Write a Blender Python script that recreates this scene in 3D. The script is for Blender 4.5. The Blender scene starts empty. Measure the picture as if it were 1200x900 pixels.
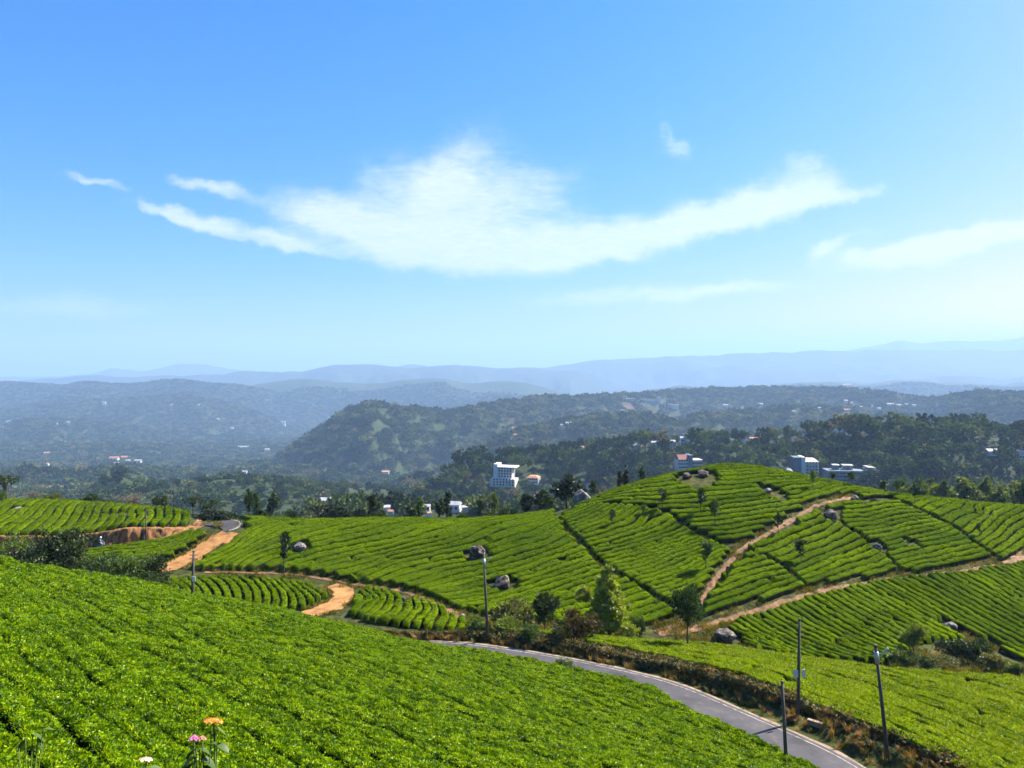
import bpy, math, random
import numpy as np
from mathutils import Vector

# ------------------------------------------------------------------ camera, sky, sun, exposure
scene = bpy.context.scene
COL = scene.collection
F_PX, CU, CV = 900.0, 600.0, 425.0          # pinhole numbers of the photograph (1200 x 900), eye level at v = 425

cam_data = bpy.data.cameras.new('camera')
cam = bpy.data.objects.new('camera', cam_data)
COL.objects.link(cam)
cam.location = (0, 0, 0)
cam.rotation_euler = (math.radians(90), 0, 0)
cam_data.sensor_width = 36.0
cam_data.lens = 27.0
cam_data.shift_y = -25.0 / 1200.0
cam_data.clip_start = 0.1
cam_data.clip_end = 60000.0
scene.camera = cam

SUN_AZ, SUN_EL = 62.0, 46.0                 # degrees right of the view direction, above the horizon
sun_vec = Vector((math.sin(math.radians(SUN_AZ)) * math.cos(math.radians(SUN_EL)),
                  math.cos(math.radians(SUN_AZ)) * math.cos(math.radians(SUN_EL)),
                  math.sin(math.radians(SUN_EL))))
sun_data = bpy.data.lights.new('sun', 'SUN')
sun_data.energy = 5.0
sun_data.angle = math.radians(0.5)
sun_data.color = (1.0, 0.95, 0.86)
sun = bpy.data.objects.new('sun', sun_data)
COL.objects.link(sun)
sun.rotation_euler = (-sun_vec).to_track_quat('-Z', 'Y').to_euler()

scene.view_settings.view_transform = 'Standard'
scene.view_settings.look = 'None'
scene.view_settings.gamma = 1.0
scene.view_settings.use_curve_mapping = False
scene.view_settings.exposure = 1.82
scene.cycles.use_denoising = True
scene.cycles.max_bounces = 4
scene.cycles.use_adaptive_sampling = True
scene.cycles.adaptive_threshold = 0.03
scene.cycles.diffuse_bounces = 2
scene.cycles.transmission_bounces = 3
scene.cycles.volume_bounces = 0
scene.cycles.caustics_reflective = False
scene.cycles.caustics_refractive = False

world = bpy.data.worlds.new('World')
scene.world = world
world.use_nodes = True


def build_world():
    nt = world.node_tree
    nt.nodes.clear()
    N, L = nt.nodes, nt.links
    out = N.new('ShaderNodeOutputWorld')
    bg = N.new('ShaderNodeBackground')
    bg.inputs['Strength'].default_value = 0.056
    sky = N.new('ShaderNodeTexSky')
    sky.sky_type = 'NISHITA'
    sky.sun_disc = False
    sky.sun_elevation = math.radians(SUN_EL)
    sky.sun_rotation = math.radians(SUN_AZ)
    sky.altitude = 1500
    sky.air_density = 1.0
    sky.dust_density = 4.0
    sky.ozone_density = 2.0
    def math_n(op, a, b=None, c=None, clamp=False):
        n = N.new('ShaderNodeMath')
        n.operation = op
        n.use_clamp = clamp
        for i, s in enumerate((a, b, c)):
            if s is None:
                continue
            if isinstance(s, (int, float)):
                n.inputs[i].default_value = s
            else:
                L.new(s, n.inputs[i])
        return n.outputs[0]
    # the deep azure rendering of the whole sky: one tone curve per channel, the same in every direction
    sc_ = N.new('ShaderNodeSeparateColor')
    L.new(sky.outputs[0], sc_.inputs[0])
    cc_ = N.new('ShaderNodeCombineColor')
    for k_, (gain, power) in enumerate(((.66, 2.5), (.66, .98), (1.0, .42))):
        q_ = math_n('MULTIPLY', sc_.outputs[k_], .1977)
        L.new(math_n('MULTIPLY', math_n('POWER', q_, power), gain / .1977), cc_.inputs[k_])
    tc = N.new('ShaderNodeTexCoord')
    sep = N.new('ShaderNodeSeparateXYZ')
    L.new(tc.outputs['Generated'], sep.inputs[0])
    # heading and height of a direction in the sky, in degrees
    az = math_n('MULTIPLY', math_n('ARCTAN2', sep.outputs[0], sep.outputs[1]), 57.2958)
    el = math_n('MULTIPLY', math_n('ARCSINE', sep.outputs[2]), 57.2958)
    comb = N.new('ShaderNodeCombineXYZ')
    L.new(az, comb.inputs[0])
    L.new(el, comb.inputs[1])

    def noise(scale, detail, rough, sx=1.0, sy=1.0, off=(0, 0, 0), rot=0.0, dist=0.0):
        mp = N.new('ShaderNodeMapping')
        mp.inputs['Scale'].default_value = (sx, sy, 1)
        mp.inputs['Location'].default_value = off
        mp.inputs['Rotation'].default_value = (0, 0, rot)
        L.new(comb.outputs[0], mp.inputs['Vector'])
        n = N.new('ShaderNodeTexNoise')
        n.inputs['Scale'].default_value = scale
        n.inputs['Detail'].default_value = detail
        n.inputs['Roughness'].default_value = rough
        n.inputs['Distortion'].default_value = dist
        L.new(mp.outputs[0], n.inputs['Vector'])
        return n.outputs[0]
    # warp so that no edge is a clean curve
    w1 = math_n('MULTIPLY', math_n('SUBTRACT', noise(0.30, 6, 0.62), 0.5), 4.6)
    w2 = math_n('MULTIPLY', math_n('SUBTRACT', noise(0.36, 6, 0.6, off=(31, 17, 4)), 0.5), 2.3)
    azw = math_n('ADD', az, w1)
    elw = math_n('ADD', el, w2)
    warped = N.new('ShaderNodeCombineXYZ')
    L.new(azw, warped.inputs[0])
    L.new(elw, warped.inputs[1])

    def puff(acc, u, v, ru, rv, rot, amp):
        """soft oval of cloud centred on the heading seen at (u, v), radii in photograph pixels"""
        a0 = math.degrees(math.atan2(u - CU, F_PX))
        e0 = math.degrees(math.atan2(CV - v, math.hypot(F_PX, u - CU)))
        k = math.degrees(1 / F_PX) * math.cos(math.radians(a0))
        mp = N.new('ShaderNodeMapping')
        mp.vector_type = 'TEXTURE'
        mp.inputs['Location'].default_value = (a0, e0, 0)
        mp.inputs['Rotation'].default_value = (0, 0, math.radians(rot))
        mp.inputs['Scale'].default_value = (ru * k, rv * k, 1)
        L.new(warped.outputs[0], mp.inputs['Vector'])
        dt = N.new('ShaderNodeVectorMath')
        dt.operation = 'DOT_PRODUCT'
        L.new(mp.outputs[0], dt.inputs[0])
        L.new(mp.outputs[0], dt.inputs[1])
        g = math_n('POWER', 0.36788, dt.outputs['Value'])
        return math_n('MULTIPLY_ADD', g, amp, acc if acc is not None else 0.0)
    puffs = [
        (430, 275, 90, 24, -12, .75), (520, 290, 80, 27, -8, 1.0), (610, 293, 90, 25, 2, 1.05), (700, 283, 90, 23, 9, 1.0),
        (790, 268, 80, 21, 12, .95), (870, 250, 70, 19, 14, .95), (935, 232, 60, 18, 18, .9), (992, 230, 50, 9, 8, .7),
        (560, 238, 120, 46, 0, .72), (490, 218, 80, 36, -10, .58), (550, 172, 60, 36, 40, .44), (640, 212, 48, 55, 60, .26),
        (905, 218, 60, 20, 32, .55), (946, 192, 16, 26, 65, .40), (380, 250, 90, 24, -8, .70), (300, 272, 95, 9, -11, .72),
        (218, 257, 58, 8, -14, .85), (352, 291, 50, 6, -8, .6), (236, 218, 54, 8, -8, .80), (114, 213, 42, 6, -2, .80),
        (206, 243, 12, 5, 0, .4), (975, 290, 38, 10, 26, .95), (1050, 298, 66, 15, 8, 1.3), (1110, 286, 64, 17, 10, 1.3),
        (1180, 270, 70, 12, 8, 1.1), (1260, 262, 60, 10, 6, 1.0), (740, 347, 160, 11, 2, .90), (860, 340, 80, 6, 6, .42),
        (800, 178, 12, 16, 60, .55), (783, 150, 30, 8, -50, .50), (90, 362, 150, 18, 0, .58), (190, 402, 110, 8, 0, .44), (50, 258, 42, 7, 0, .32)]
    acc = None
    for p in puffs:
        acc = puff(acc, *p)
    # fibrous break-up: fine along the wind, coarse across it
    fib = noise(0.9, 6, 0.68, 0.35, 1.25, (3, 9, 1), math.radians(14), 0.9)
    fib2 = noise(0.30, 4, 0.6, 0.55, 1.0, (13, 2, 7), math.radians(-20), 0.6)
    tex = math_n('ADD', math_n('MULTIPLY', fib, 0.75), math_n('MULTIPLY', fib2, 0.75))
    dens = math_n('ADD', acc, math_n('MULTIPLY', math_n('SUBTRACT', tex, 0.75), 1.25))
    mr = N.new('ShaderNodeMapRange')
    mr.interpolation_type = 'SMOOTHSTEP'
    mr.inputs['From Min'].default_value = 0.06
    mr.inputs['From Max'].default_value = 1.30
    L.new(dens, mr.inputs['Value'])
    # only where a puff is at all, so the clear sky stays clear
    gate = N.new('ShaderNodeMapRange')
    gate.interpolation_type = 'SMOOTHSTEP'
    gate.inputs['From Min'].default_value = 0.04
    gate.inputs['From Max'].default_value = 0.60
    L.new(acc, gate.inputs['Value'])
    m = math_n('MULTIPLY', mr.outputs[0], gate.outputs[0])
    wisp = noise(2.4, 5, 0.66, 0.28, 1.1, (5, 3, 2), math.radians(12), 1.2)
    m = math_n('MULTIPLY', m, math_n('ADD', math_n('MULTIPLY', wisp, 0.70), 0.50))
    m = math_n('MULTIPLY', m, 0.90, clamp=True)
    mix = N.new('ShaderNodeMix')
    mix.data_type = 'RGBA'
    L.new(m, mix.inputs[0])
    L.new(cc_.outputs[0], mix.inputs[6])
    mix.inputs[7].default_value = (5.5, 5.7, 6.1, 1)
    L.new(mix.outputs[2], bg.inputs['Color'])
    L.new(bg.outputs[0], out.inputs['Surface'])


build_world()

# ------------------------------------------------------------------ numeric helpers


def rng_for(seed):
    return np.random.default_rng(seed)


_perm = rng_for(7).random(65536)


def _h2(ix, iy, s=0):
    return _perm[(ix * 374761393 + iy * 668265263 + s * 1442695) % 65536]


def vnoise(x, y, s=0):
    x = np.asarray(x, float)
    y = np.asarray(y, float)
    ix = np.floor(x).astype(np.int64)
    iy = np.floor(y).astype(np.int64)
    fx = x - ix
    fy = y - iy
    fx = fx * fx * (3 - 2 * fx)
    fy = fy * fy * (3 - 2 * fy)
    a, b, c, d = _h2(ix, iy, s), _h2(ix + 1, iy, s), _h2(ix, iy + 1, s), _h2(ix + 1, iy + 1, s)
    return (a + (b - a) * fx) * (1 - fy) + (c + (d - c) * fx) * fy


def fbm(x, y, oct=4, s=0, gain=0.5):
    x = np.asarray(x, float)
    y = np.asarray(y, float)
    t, a, n = 0, 1.0, 0
    for i in range(oct):
        t = t + a * (vnoise(x * 2 ** i + 13.7 * i, y * 2 ** i - 7.3 * i, s + i) - .5)
        n += a
        a *= gain
    return t / n * 2


def sstep(a, b, x):
    t = np.clip((x - a) / (b - a), 0, 1)
    return t * t * (3 - 2 * t)


class TPS:
    def __init__(self, P, v, lam=0.0):
        P = np.asarray(P, float)
        v = np.asarray(v, float)
        self.c = P.mean(0)
        self.s = np.abs(P - self.c).max()
        P = (P - self.c) / self.s
        n = len(P)
        d2 = ((P[:, None] - P[None]) ** 2).sum(2)
        K = np.where(d2 > 0, .5 * d2 * np.log(d2 + 1e-12), 0) + lam * np.eye(n)
        Q = np.c_[np.ones(n), P]
        A = np.block([[K, Q], [Q.T, np.zeros((3, 3))]])
        w = np.linalg.solve(A, np.r_[v, 0, 0, 0])
        self.P, self.w, self.n = P, w, n

    def __call__(self, x, y):
        x = np.asarray(x, float)
        sh = x.shape
        X = np.c_[x.ravel(), np.asarray(y, float).ravel()]
        X = (X - self.c) / self.s
        r = self.w[self.n] + X @ self.w[self.n + 1:]
        for i in range(self.n):
            d2 = (X[:, 0] - self.P[i, 0]) ** 2 + (X[:, 1] - self.P[i, 1]) ** 2
            r += self.w[i] * .5 * d2 * np.log(d2 + 1e-12)
        return r.reshape(sh)


def smooth_line(pts, n=10):
    """Catmull-Rom through the points"""
    P = np.asarray(pts, float)
    P = np.vstack([2 * P[0] - P[1], P, 2 * P[-1] - P[-2]])
    o = []
    for i in range(1, len(P) - 2):
        for t in np.linspace(0, 1, n, endpoint=False):
            a, b, c, d = P[i - 1], P[i], P[i + 1], P[i + 2]
            o.append(.5 * (2 * b + (c - a) * t + (2 * a - 5 * b + 4 * c - d) * t * t + (-a + 3 * b - 3 * c + d) * t ** 3))
    o.append(P[-2])
    return np.array(o)


def resample(L, step):
    L = np.asarray(L, float)
    seg = np.hypot(*(L[1:, :2] - L[:-1, :2]).T)
    s = np.r_[0, np.cumsum(seg)]
    n = max(2, int(round(s[-1] / step)) + 1)
    t = np.linspace(0, s[-1], n)
    return np.stack([np.interp(t, s, L[:, k]) for k in range(L.shape[1])], 1)


def line_dist(L, x, y):
    """signed distance to a plan polyline (positive on the left of its direction) and the third column there"""
    x = np.asarray(x, float)
    y = np.asarray(y, float)
    best = np.full(x.shape, 1e18)
    sg = np.ones(x.shape)
    zz = np.zeros(x.shape)
    for i in range(len(L) - 1):
        ax, ay = L[i, :2]
        bx, by = L[i + 1, :2]
        dx, dy = bx - ax, by - ay
        t = np.clip(((x - ax) * dx + (y - ay) * dy) / (dx * dx + dy * dy + 1e-12), 0, 1)
        ex, ey = x - ax - t * dx, y - ay - t * dy
        d2 = ex * ex + ey * ey
        m = d2 < best
        best = np.where(m, d2, best)
        sg = np.where(m, np.where(dx * ey - dy * ex >= 0, 1, -1), sg)
        if L.shape[1] > 2:
            zz = np.where(m, L[i, 2] + t * (L[i + 1, 2] - L[i, 2]), zz)
    return np.sqrt(best) * sg, zz


def in_poly(poly, u, v):
    P = np.asarray(poly, float)
    ins = np.zeros(np.shape(u), bool)
    j = len(P) - 1
    for i in range(len(P)):
        xi, yi, xj, yj = *P[i], *P[j]
        c = ((yi > v) != (yj > v)) & (u < (xj - xi) * (v - yi) / (yj - yi + 1e-12) + xi)
        ins ^= c
        j = i
    return ins


def at(u, v, d):
    return ((u - CU) / F_PX * d, d, (CV - v) / F_PX * d)


# ------------------------------------------------------------------ the lie of the land
TEA_H = 0.75
ctrl = []


def cp(u, v, d, drop=TEA_H):
    x, y, z = at(u, v, d)
    ctrl.append((x, y, z - drop))


def plane(x, y):
    return -6.9 - .249 * x - .279 * y


for (x, y) in [(-8, 18), (0, 26), (-20, 30), (-14, 42), (-32, 32), (-30, 45), (-24.3, 54.6), (-19.3, 58), (-12, 60),
               (5, 30), (0, 42), (8, 40), (-45, 40), (14, 28), (20, 22), (10, 17)]:
    ctrl.append((x, y, plane(x, y) - TEA_H))
ctrl += [(-5.6, 62, plane(-5.6, 62) - .72), (0, 0, -1.7), (-1, 3.2, -2.7), (0, 7, -6.6), (-8, 5, -4.2), (9, 4, -7), (-14, 12, -6.5), (0, -12, 0), (-30, -5, 1), (30, -5, -14),
         (-40, 15, -1), (9.5, 53.2, -23.25), (4, 57.0, -23.4), (13.5, 48.5, -23.5), (-1, 60, -23.5), (16, 43, -23.1), (18.5, 33, -20.5)]
# behind the near slope
ctrl += [(-30, 56, -15.6), (-45, 58, -15.6), (-38, 66, -19.4), (-28, 65, -20.6), (-40, 74, -22.6), (-62, 75, -23), (-27, 72, -25.0), (-17, 68, -26.0), (-36, 84, -25.4), (-60, 90, -25.8)]
# front field beyond the road
for a in [(617, 740, 66.9), (704, 757, 64.0), (792, 775, 60.5), (850, 790, 57), (937, 825, 52.5), (1054, 866, 46.5), (1112, 892, 44), (1200, 900, 45),
          (850, 757, 70), (950, 772, 68), (1050, 783, 66), (1200, 792, 66), (780, 752, 70), (700, 745, 71), (620, 738, 71),
          (1100, 830, 55), (1200, 840, 55), (1350, 880, 52)]:
    cp(*a)
for a in [(700, 748, 77), (800, 757, 77.5), (1100, 775, 76), (1200, 781, 75.5), (600, 735, 77), (1350, 800, 74)]:
    cp(*a, drop=.2)
# the hill
for a in [(770, 745, 81), (830, 735, 83), (900, 712, 88), (980, 690, 93), (1100, 672, 98), (1200, 655, 104), (860, 752, 78), (950, 765, 78.5), (1200, 771, 80),
          (1040, 725, 86), (830, 690, 91), (870, 645, 99), (910, 618, 105), (960, 592, 112), (1000, 583, 117), (860, 543, 125), (800, 552, 122), (750, 565, 119),
          (700, 583, 116), (650, 600, 113), (600, 605, 112), (450, 608, 112), (300, 608, 113), (800, 620, 104), (800, 680, 93), (700, 650, 98),
          (700, 700, 88), (600, 650, 99), (600, 690, 90), (450, 650, 101), (450, 685, 93), (320, 650, 101), (320, 672, 96), (900, 570, 116),
          (950, 560, 122), (1000, 570, 122), (1060, 583, 121), (1130, 588, 122), (1200, 592, 124), (1100, 630, 109), (1050, 640, 106),
          (1000, 650, 103), (1150, 620, 113), (1200, 620, 115), (1350, 600, 124), (1350, 670, 104)]:
    cp(*a)
for (u, z, d) in [(860, -24, 142), (600, -29, 130), (600, -36, 150), (300, -31, 134), (450, -30, 131), (1100, -31, 142), (1300, -32, 142), (750, -26, 138), (0, -31, 155),
                  (-200, -31, 150), (200, -30, 142), (950, -27, 142), (860, -40, 165), (1100, -42, 165), (100, -40, 172), (350, -42, 165), (600, -45, 170)]:
    x, y, _ = at(u, 0, d)
    ctrl.append((x, y, z))
# left benches and terraces (the upper terrace is lifted by its own step below)
for a in [(258, 614, 113), (230, 641, 105), (200, 661, 99)]:
    cp(*a, drop=.05)
for a in [(200, 680, 91), (300, 680, 92), (250, 705, 84), (350, 712, 83), (400, 700, 87), (480, 700, 86), (450, 725, 78), (540, 735, 75.5),
          (150, 640, 107), (200, 632, 109), (130, 658, 100), (0, 660, 98)]:
    cp(*a)
L_STEP = 2.15
for a in [(0, 587, 130), (100, 592, 128), (200, 600, 122), (0, 620, 113), (100, 620, 112), (200, 611, 113.5), (-150, 600, 126)]:
    cp(a[0], a[1], a[2], TEA_H + L_STEP * (1 if a[0] < 190 else .55))

tps_ground = TPS([c[:2] for c in ctrl], [c[2] for c in ctrl], 2e-5)

# the asphalt road: its far white line as seen, then half a road towards the near side
_line = [(529, 753), (599, 761), (675, 774), (733, 786), (777, 797), (815, 810), (850, 825), (923, 857), (967, 877), (1007, 899)]
LINE = []
for (u, v) in _line:
    z = -24.5 if u > 600 else -24.65
    d = -z * F_PX / (v - CV)
    LINE.append(((u - CU) / F_PX * d, d, z))
LINE = [(-62, 86, -26.6), (-44, 82.5, -26.6), (-30, 77, -26.5), (-20, 73, -26.2), (-12, 69.9, -25.4)] + LINE + [(22.8, 42, -24.5), (25, 35, -24.5), (27.5, 26, -24.4), (31, 12, -24.3), (34, -4, -24)]
LINE = smooth_line(LINE, 8)
ROAD_W = 4.7


def offset_line(L, off):
    t = np.gradient(L[:, :2], axis=0)
    t /= np.linalg.norm(t, axis=1)[:, None] + 1e-9
    o = L.copy()
    o[:, 0] += -t[:, 1] * off
    o[:, 1] += t[:, 0] * off
    return o


# LINE runs left to right towards the viewer: the near (camera) side is on its right
ROAD = offset_line(LINE, -(ROAD_W / 2 - .15))
STEP_LINE = np.array([at(-260, 0, 112)[:2], at(0, 0, 110.6)[:2], at(60, 0, 110.4)[:2], at(122, 0, 110.6)[:2], at(180, 0, 112)[:2], at(225, 0, 114.5)[:2], at(240, 0, 119)[:2], at(238, 0, 126)[:2], at(225, 0, 140)[:2]])
STEP_LINE = smooth_line(STEP_LINE, 6)

BASE_D = [150, 180, 300, 450, 1000, 1500, 2300, 4000, 8000, 40000]
BASE_Z = [-38, -46, -76, -100, -168, -226, -290, -380, -430, -440]


def ridge(pts, front, back, d=None, s=0, rough=.10):
    P = np.array([(p[0], p[1], p[2] if len(p) > 2 else d) for p in pts], float)
    if s in (5, 6, 7, 8, 9, 10, 11, 12):
        P[:, 2] *= 1.15 if s in (10, 11) else 1.4
    z = (CV - P[:, 1]) / F_PX * P[:, 2]
    return (P[:, 0], z, P[:, 2], front, back, s, rough)


RIDGES = [
    ridge([(380, 640, 560), (440, 612, 600), (480, 596, 640), (520, 566, 680), (560, 552, 700), (600, 536, 720), (640, 535, 720), (700, 527, 720), (760, 524, 700), (850, 522, 680),
           (940, 516, 650), (1000, 514, 620), (1060, 506, 600), (1120, 508, 600), (1200, 520, 600), (1500, 530, 600)], .36, .3, s=1, rough=.10),
    ridge([(300, 640), (340, 612), (380, 602), (450, 599), (560, 598), (640, 594), (700, 590), (780, 600)], .3, .4, 330, 13, .05),
    ridge([(990, 640), (1020, 606), (1100, 602), (1200, 602), (1500, 600)], .5, .5, 190, 14, .03),
    ridge([(-300, 640, 700), (-40, 596, 700), (30, 610, 750), (80, 596, 800), (110, 563, 800), (140, 555, 800), (170, 566, 800), (205, 590, 780), (240, 640, 760)], .4, .4, s=2),
    ridge([(240, 620, 1950), (280, 580, 1950), (310, 553, 1900), (330, 535, 1900), (360, 511, 1900), (400, 485, 1900), (430, 476, 1900), (470, 479, 1950), (520, 481, 2000), (560, 476, 2100), (600, 468, 2300),
           (640, 464, 2400), (700, 467, 2500), (760, 463, 2600), (800, 458, 2800), (850, 458, 2800), (900, 458, 2800), (960, 456, 2700), (1000, 458, 2600), (1050, 463, 2500),
           (1090, 469, 2400), (1120, 464, 2200), (1150, 459, 2100), (1200, 463, 2000), (1500, 466, 2000)], .26, .3, s=3),
    ridge([(540, 545, 1450), (580, 520, 1500), (620, 506, 1600), (680, 492, 1700), (740, 485, 1750), (800, 492, 1700), (850, 486, 1800), (900, 480, 1900), (980, 480, 1900), (1040, 487, 1800),
           (1100, 495, 1700), (1200, 505, 1600), (1500, 505, 1600)], .2, .3, s=4),
    ridge([(-300, 505, 2300), (0, 499, 2300), (60, 492, 2300), (120, 497, 2400), (200, 507, 2500), (280, 517, 2500), (340, 535, 2300)], .17, .3, s=5),
    ridge([(-300, 472, 3000), (0, 474, 3000), (100, 470, 3000), (160, 466, 3000), (220, 464, 3000), (280, 480, 3000), (340, 498, 3000)], .2, .3, s=6),
    ridge([(-400, 455, 3600), (0, 453, 3600), (50, 450, 3600), (100, 446, 3600), (150, 449, 3600), (210, 446, 3600), (250, 451, 3600), (300, 456, 3700), (340, 463, 3800), (420, 470, 4000),
           (520, 463, 4200), (600, 456, 4300), (660, 460, 4400), (720, 475, 4400)], .22, .3, s=7),
    ridge([(100, 458), (210, 443), (300, 436), (400, 429), (440, 428), (530, 429), (560, 431), (600, 434), (640, 434), (680, 438), (710, 448), (745, 460)], .28, .3, 6300, 8),
    ridge([(670, 466), (710, 452), (760, 441), (800, 434), (850, 429), (940, 426), (1040, 424), (1100, 428), (1200, 431), (1600, 435)], .28, .3, 7200, 9),
    ridge([(840, 466), (900, 452), (980, 446), (1060, 444), (1140, 440), (1220, 442), (1600, 440)], .28, .3, 5200, 12),
    ridge([(220, 462), (300, 449), (360, 442), (430, 447), (500, 441), (560, 447), (620, 452), (680, 466)], .28, .3, 5600, 15, .06),
    ridge([(-500, 446), (0, 447), (60, 443), (140, 439), (200, 437), (260, 441), (330, 447), (400, 456)], .28, .3, 9000, 16, .05),
    ridge([(540, 456), (600, 445), (650, 441), (700, 447), (760, 452), (830, 446), (900, 438), (980, 436), (1060, 440), (1140, 434), (1240, 437), (1600, 440)], .28, .3, 9200, 17, .05),
    ridge([(680, 474), (760, 458), (850, 452), (940, 447), (1010, 451), (1080, 446), (1160, 450), (1260, 446), (1600, 446)], .28, .3, 5400, 18, .06),
    ridge([(250, 445), (500, 430), (640, 429), (700, 419), (800, 417), (900, 411), (1000, 413), (1060, 408), (1200, 411), (1600, 415)], .3, .3, 9600, 10, .06),
    ridge([(-500, 440), (50, 442), (90, 438), (130, 431), (170, 436), (210, 428), (250, 429), (290, 436), (400, 440), (600, 435), (850, 416), (980, 409), (1060, 399), (1130, 397), (1200, 395),
           (1600, 392)], .3, .3, 12500, 11, .05),
]


def far_ground(x, y):
    r = np.maximum(y, 1.0)
    u = CU + F_PX * x / r
    z = np.interp(y, BASE_D, BASE_Z) + fbm(x / 260, y / 260, 4, 40) * np.clip((y - 150) / 22, 0, 42)
    for (U, Z, D, front, back, s, rough) in RIDGES:
        sp = D.mean()
        wig = fbm(x / (sp * .07), y / (sp * 10.) + s, 4, 50 + s) * sp * .0065
        zr = np.interp(u, U, Z, left=-9e3, right=-9e3) + wig
        dr = np.interp(u, U, D)
        q = y - dr
        a = np.abs(q)
        a = np.sqrt(a * a + (.012 * sp) ** 2) - .012 * sp
        spur = fbm(x / (sp * .10), y / (sp * .16), 4, 20 + s)
        zz = zr - a * np.where(q < 0, front, back) * np.maximum(.35, 1 + 1.0 * spur) - np.minimum(a, .2 * sp) * rough * 1.7 * (fbm(x / (sp * .022), y / (sp * .03), 4, 60 + s) + .3)
        z = np.maximum(z, zz)
    return z


def ground(x, y):
    x = np.asarray(x, float)
    y = np.asarray(y, float)
    xs, ys = x.ravel(), y.ravel()
    z = np.full(xs.shape, 0.0)
    rr = np.hypot(xs, ys)
    near = (rr < 215) & (ys > -60)
    far = (ys > 128) | ~near
    zn = np.zeros(xs.shape)
    if near.any():
        a, b = np.clip(xs[near], -150, 150), ys[near]
        g = tps_ground(a, b)
        # terrace step on the left
        sd, _ = line_dist(STEP_LINE, a, b)
        up = sstep(0.0, 1.0, sd) * sstep(-46, -57, a) * sstep(170, 135, b)
        g = g + L_STEP * up * np.where((a < -30) & (b > 100) & (b < 170), 1, 0)
        # the road bench, its verge and the low bank behind it
        m = (b < 95)
        if m.any():
            rd, rz = line_dist(ROAD, a[m], b[m])
            ld, _ = line_dist(LINE, a[m], b[m])
            gm = g[m]
            k = 1 - sstep(ROAD_W / 2 + .15, ROAD_W / 2 + np.where(rd < 0, .8, 2.2), np.abs(rd))
            gm = gm * (1 - k) + (rz - .10) * k
            k2 = (1 - sstep(1.0, 2.2, ld)) * (ld > -.5)
            gm = gm * (1 - k2) + (rz - .06) * k2
            g[m] = gm
        zn[near] = g + fbm(a / 2.1, b / 2.1, 3, 3) * .07
    if far.any():
        zf = far_ground(xs[far], ys[far])
        back = ys[far] < 128
        zf = np.where(back, -25 + 12 * fbm(xs[far] / 300, ys[far] / 300, 3, 90) - np.maximum(0, ys[far]) * .1, zf)
        z[far] = zf
    w = sstep(150, 210, np.where(ys > 0, np.maximum(rr * .92, ys), rr * 1.6))
    w = np.where(near, w, 1.0)
    w = np.where(far, w, 0.0)
    return (zn * (1 - w) + z * w).reshape(x.shape)


def project(x, y, z):
    return CU + F_PX * x / y, CV - F_PX * z / y


_ds_near = np.r_[np.arange(6, 150, .25), np.geomspace(150, 14000, 900)]


def hit(u, v, lift=0.0, dmin=6.0, dmax=14000):
    """where the sight line through (u, v) first meets the ground (lifted by lift)"""
    d = _ds_near[(_ds_near >= dmin) & (_ds_near <= dmax)]
    x = (u - CU) / F_PX * d
    z = (CV - v) / F_PX * d
    g = ground(x, d) + lift
    b = np.nonzero(z < g)[0]
    if len(b) == 0:
        i = int(np.argmin(z - g))
        return np.array([x[i], d[i], g[i] - lift])
    i = b[0]
    if i == 0:
        return np.array([x[0], d[0], g[0] - lift])
    f0, f1 = z[i - 1] - g[i - 1], z[i] - g[i]
    t = f0 / (f0 - f1 + 1e-12)
    dd = d[i - 1] + t * (d[i] - d[i - 1])
    xx = (u - CU) / F_PX * dd
    return np.array([xx, dd, float(ground(np.array([xx]), np.array([dd]))[0])])


# ------------------------------------------------------------------ scene helpers
def mesh_np(name, verts, faces, mats=None, smooth=True):
    verts = np.asarray(verts, np.float32)
    faces = np.asarray(faces, np.int32)
    me = bpy.data.meshes.new(name)
    n, k = faces.shape
    me.vertices.add(len(verts))
    me.vertices.foreach_set('co', verts.ravel())
    me.loops.add(n * k)
    me.loops.foreach_set('vertex_index', faces.ravel())
    me.polygons.add(n)
    me.polygons.foreach_set('loop_start', np.arange(n, dtype=np.int32) * k)
    me.polygons.foreach_set('use_smooth', np.full(n, smooth, bool))
    me.update(calc_edges=True)
    me.validate()
    for m in (mats or []):
        me.materials.append(m)
    return me


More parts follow.
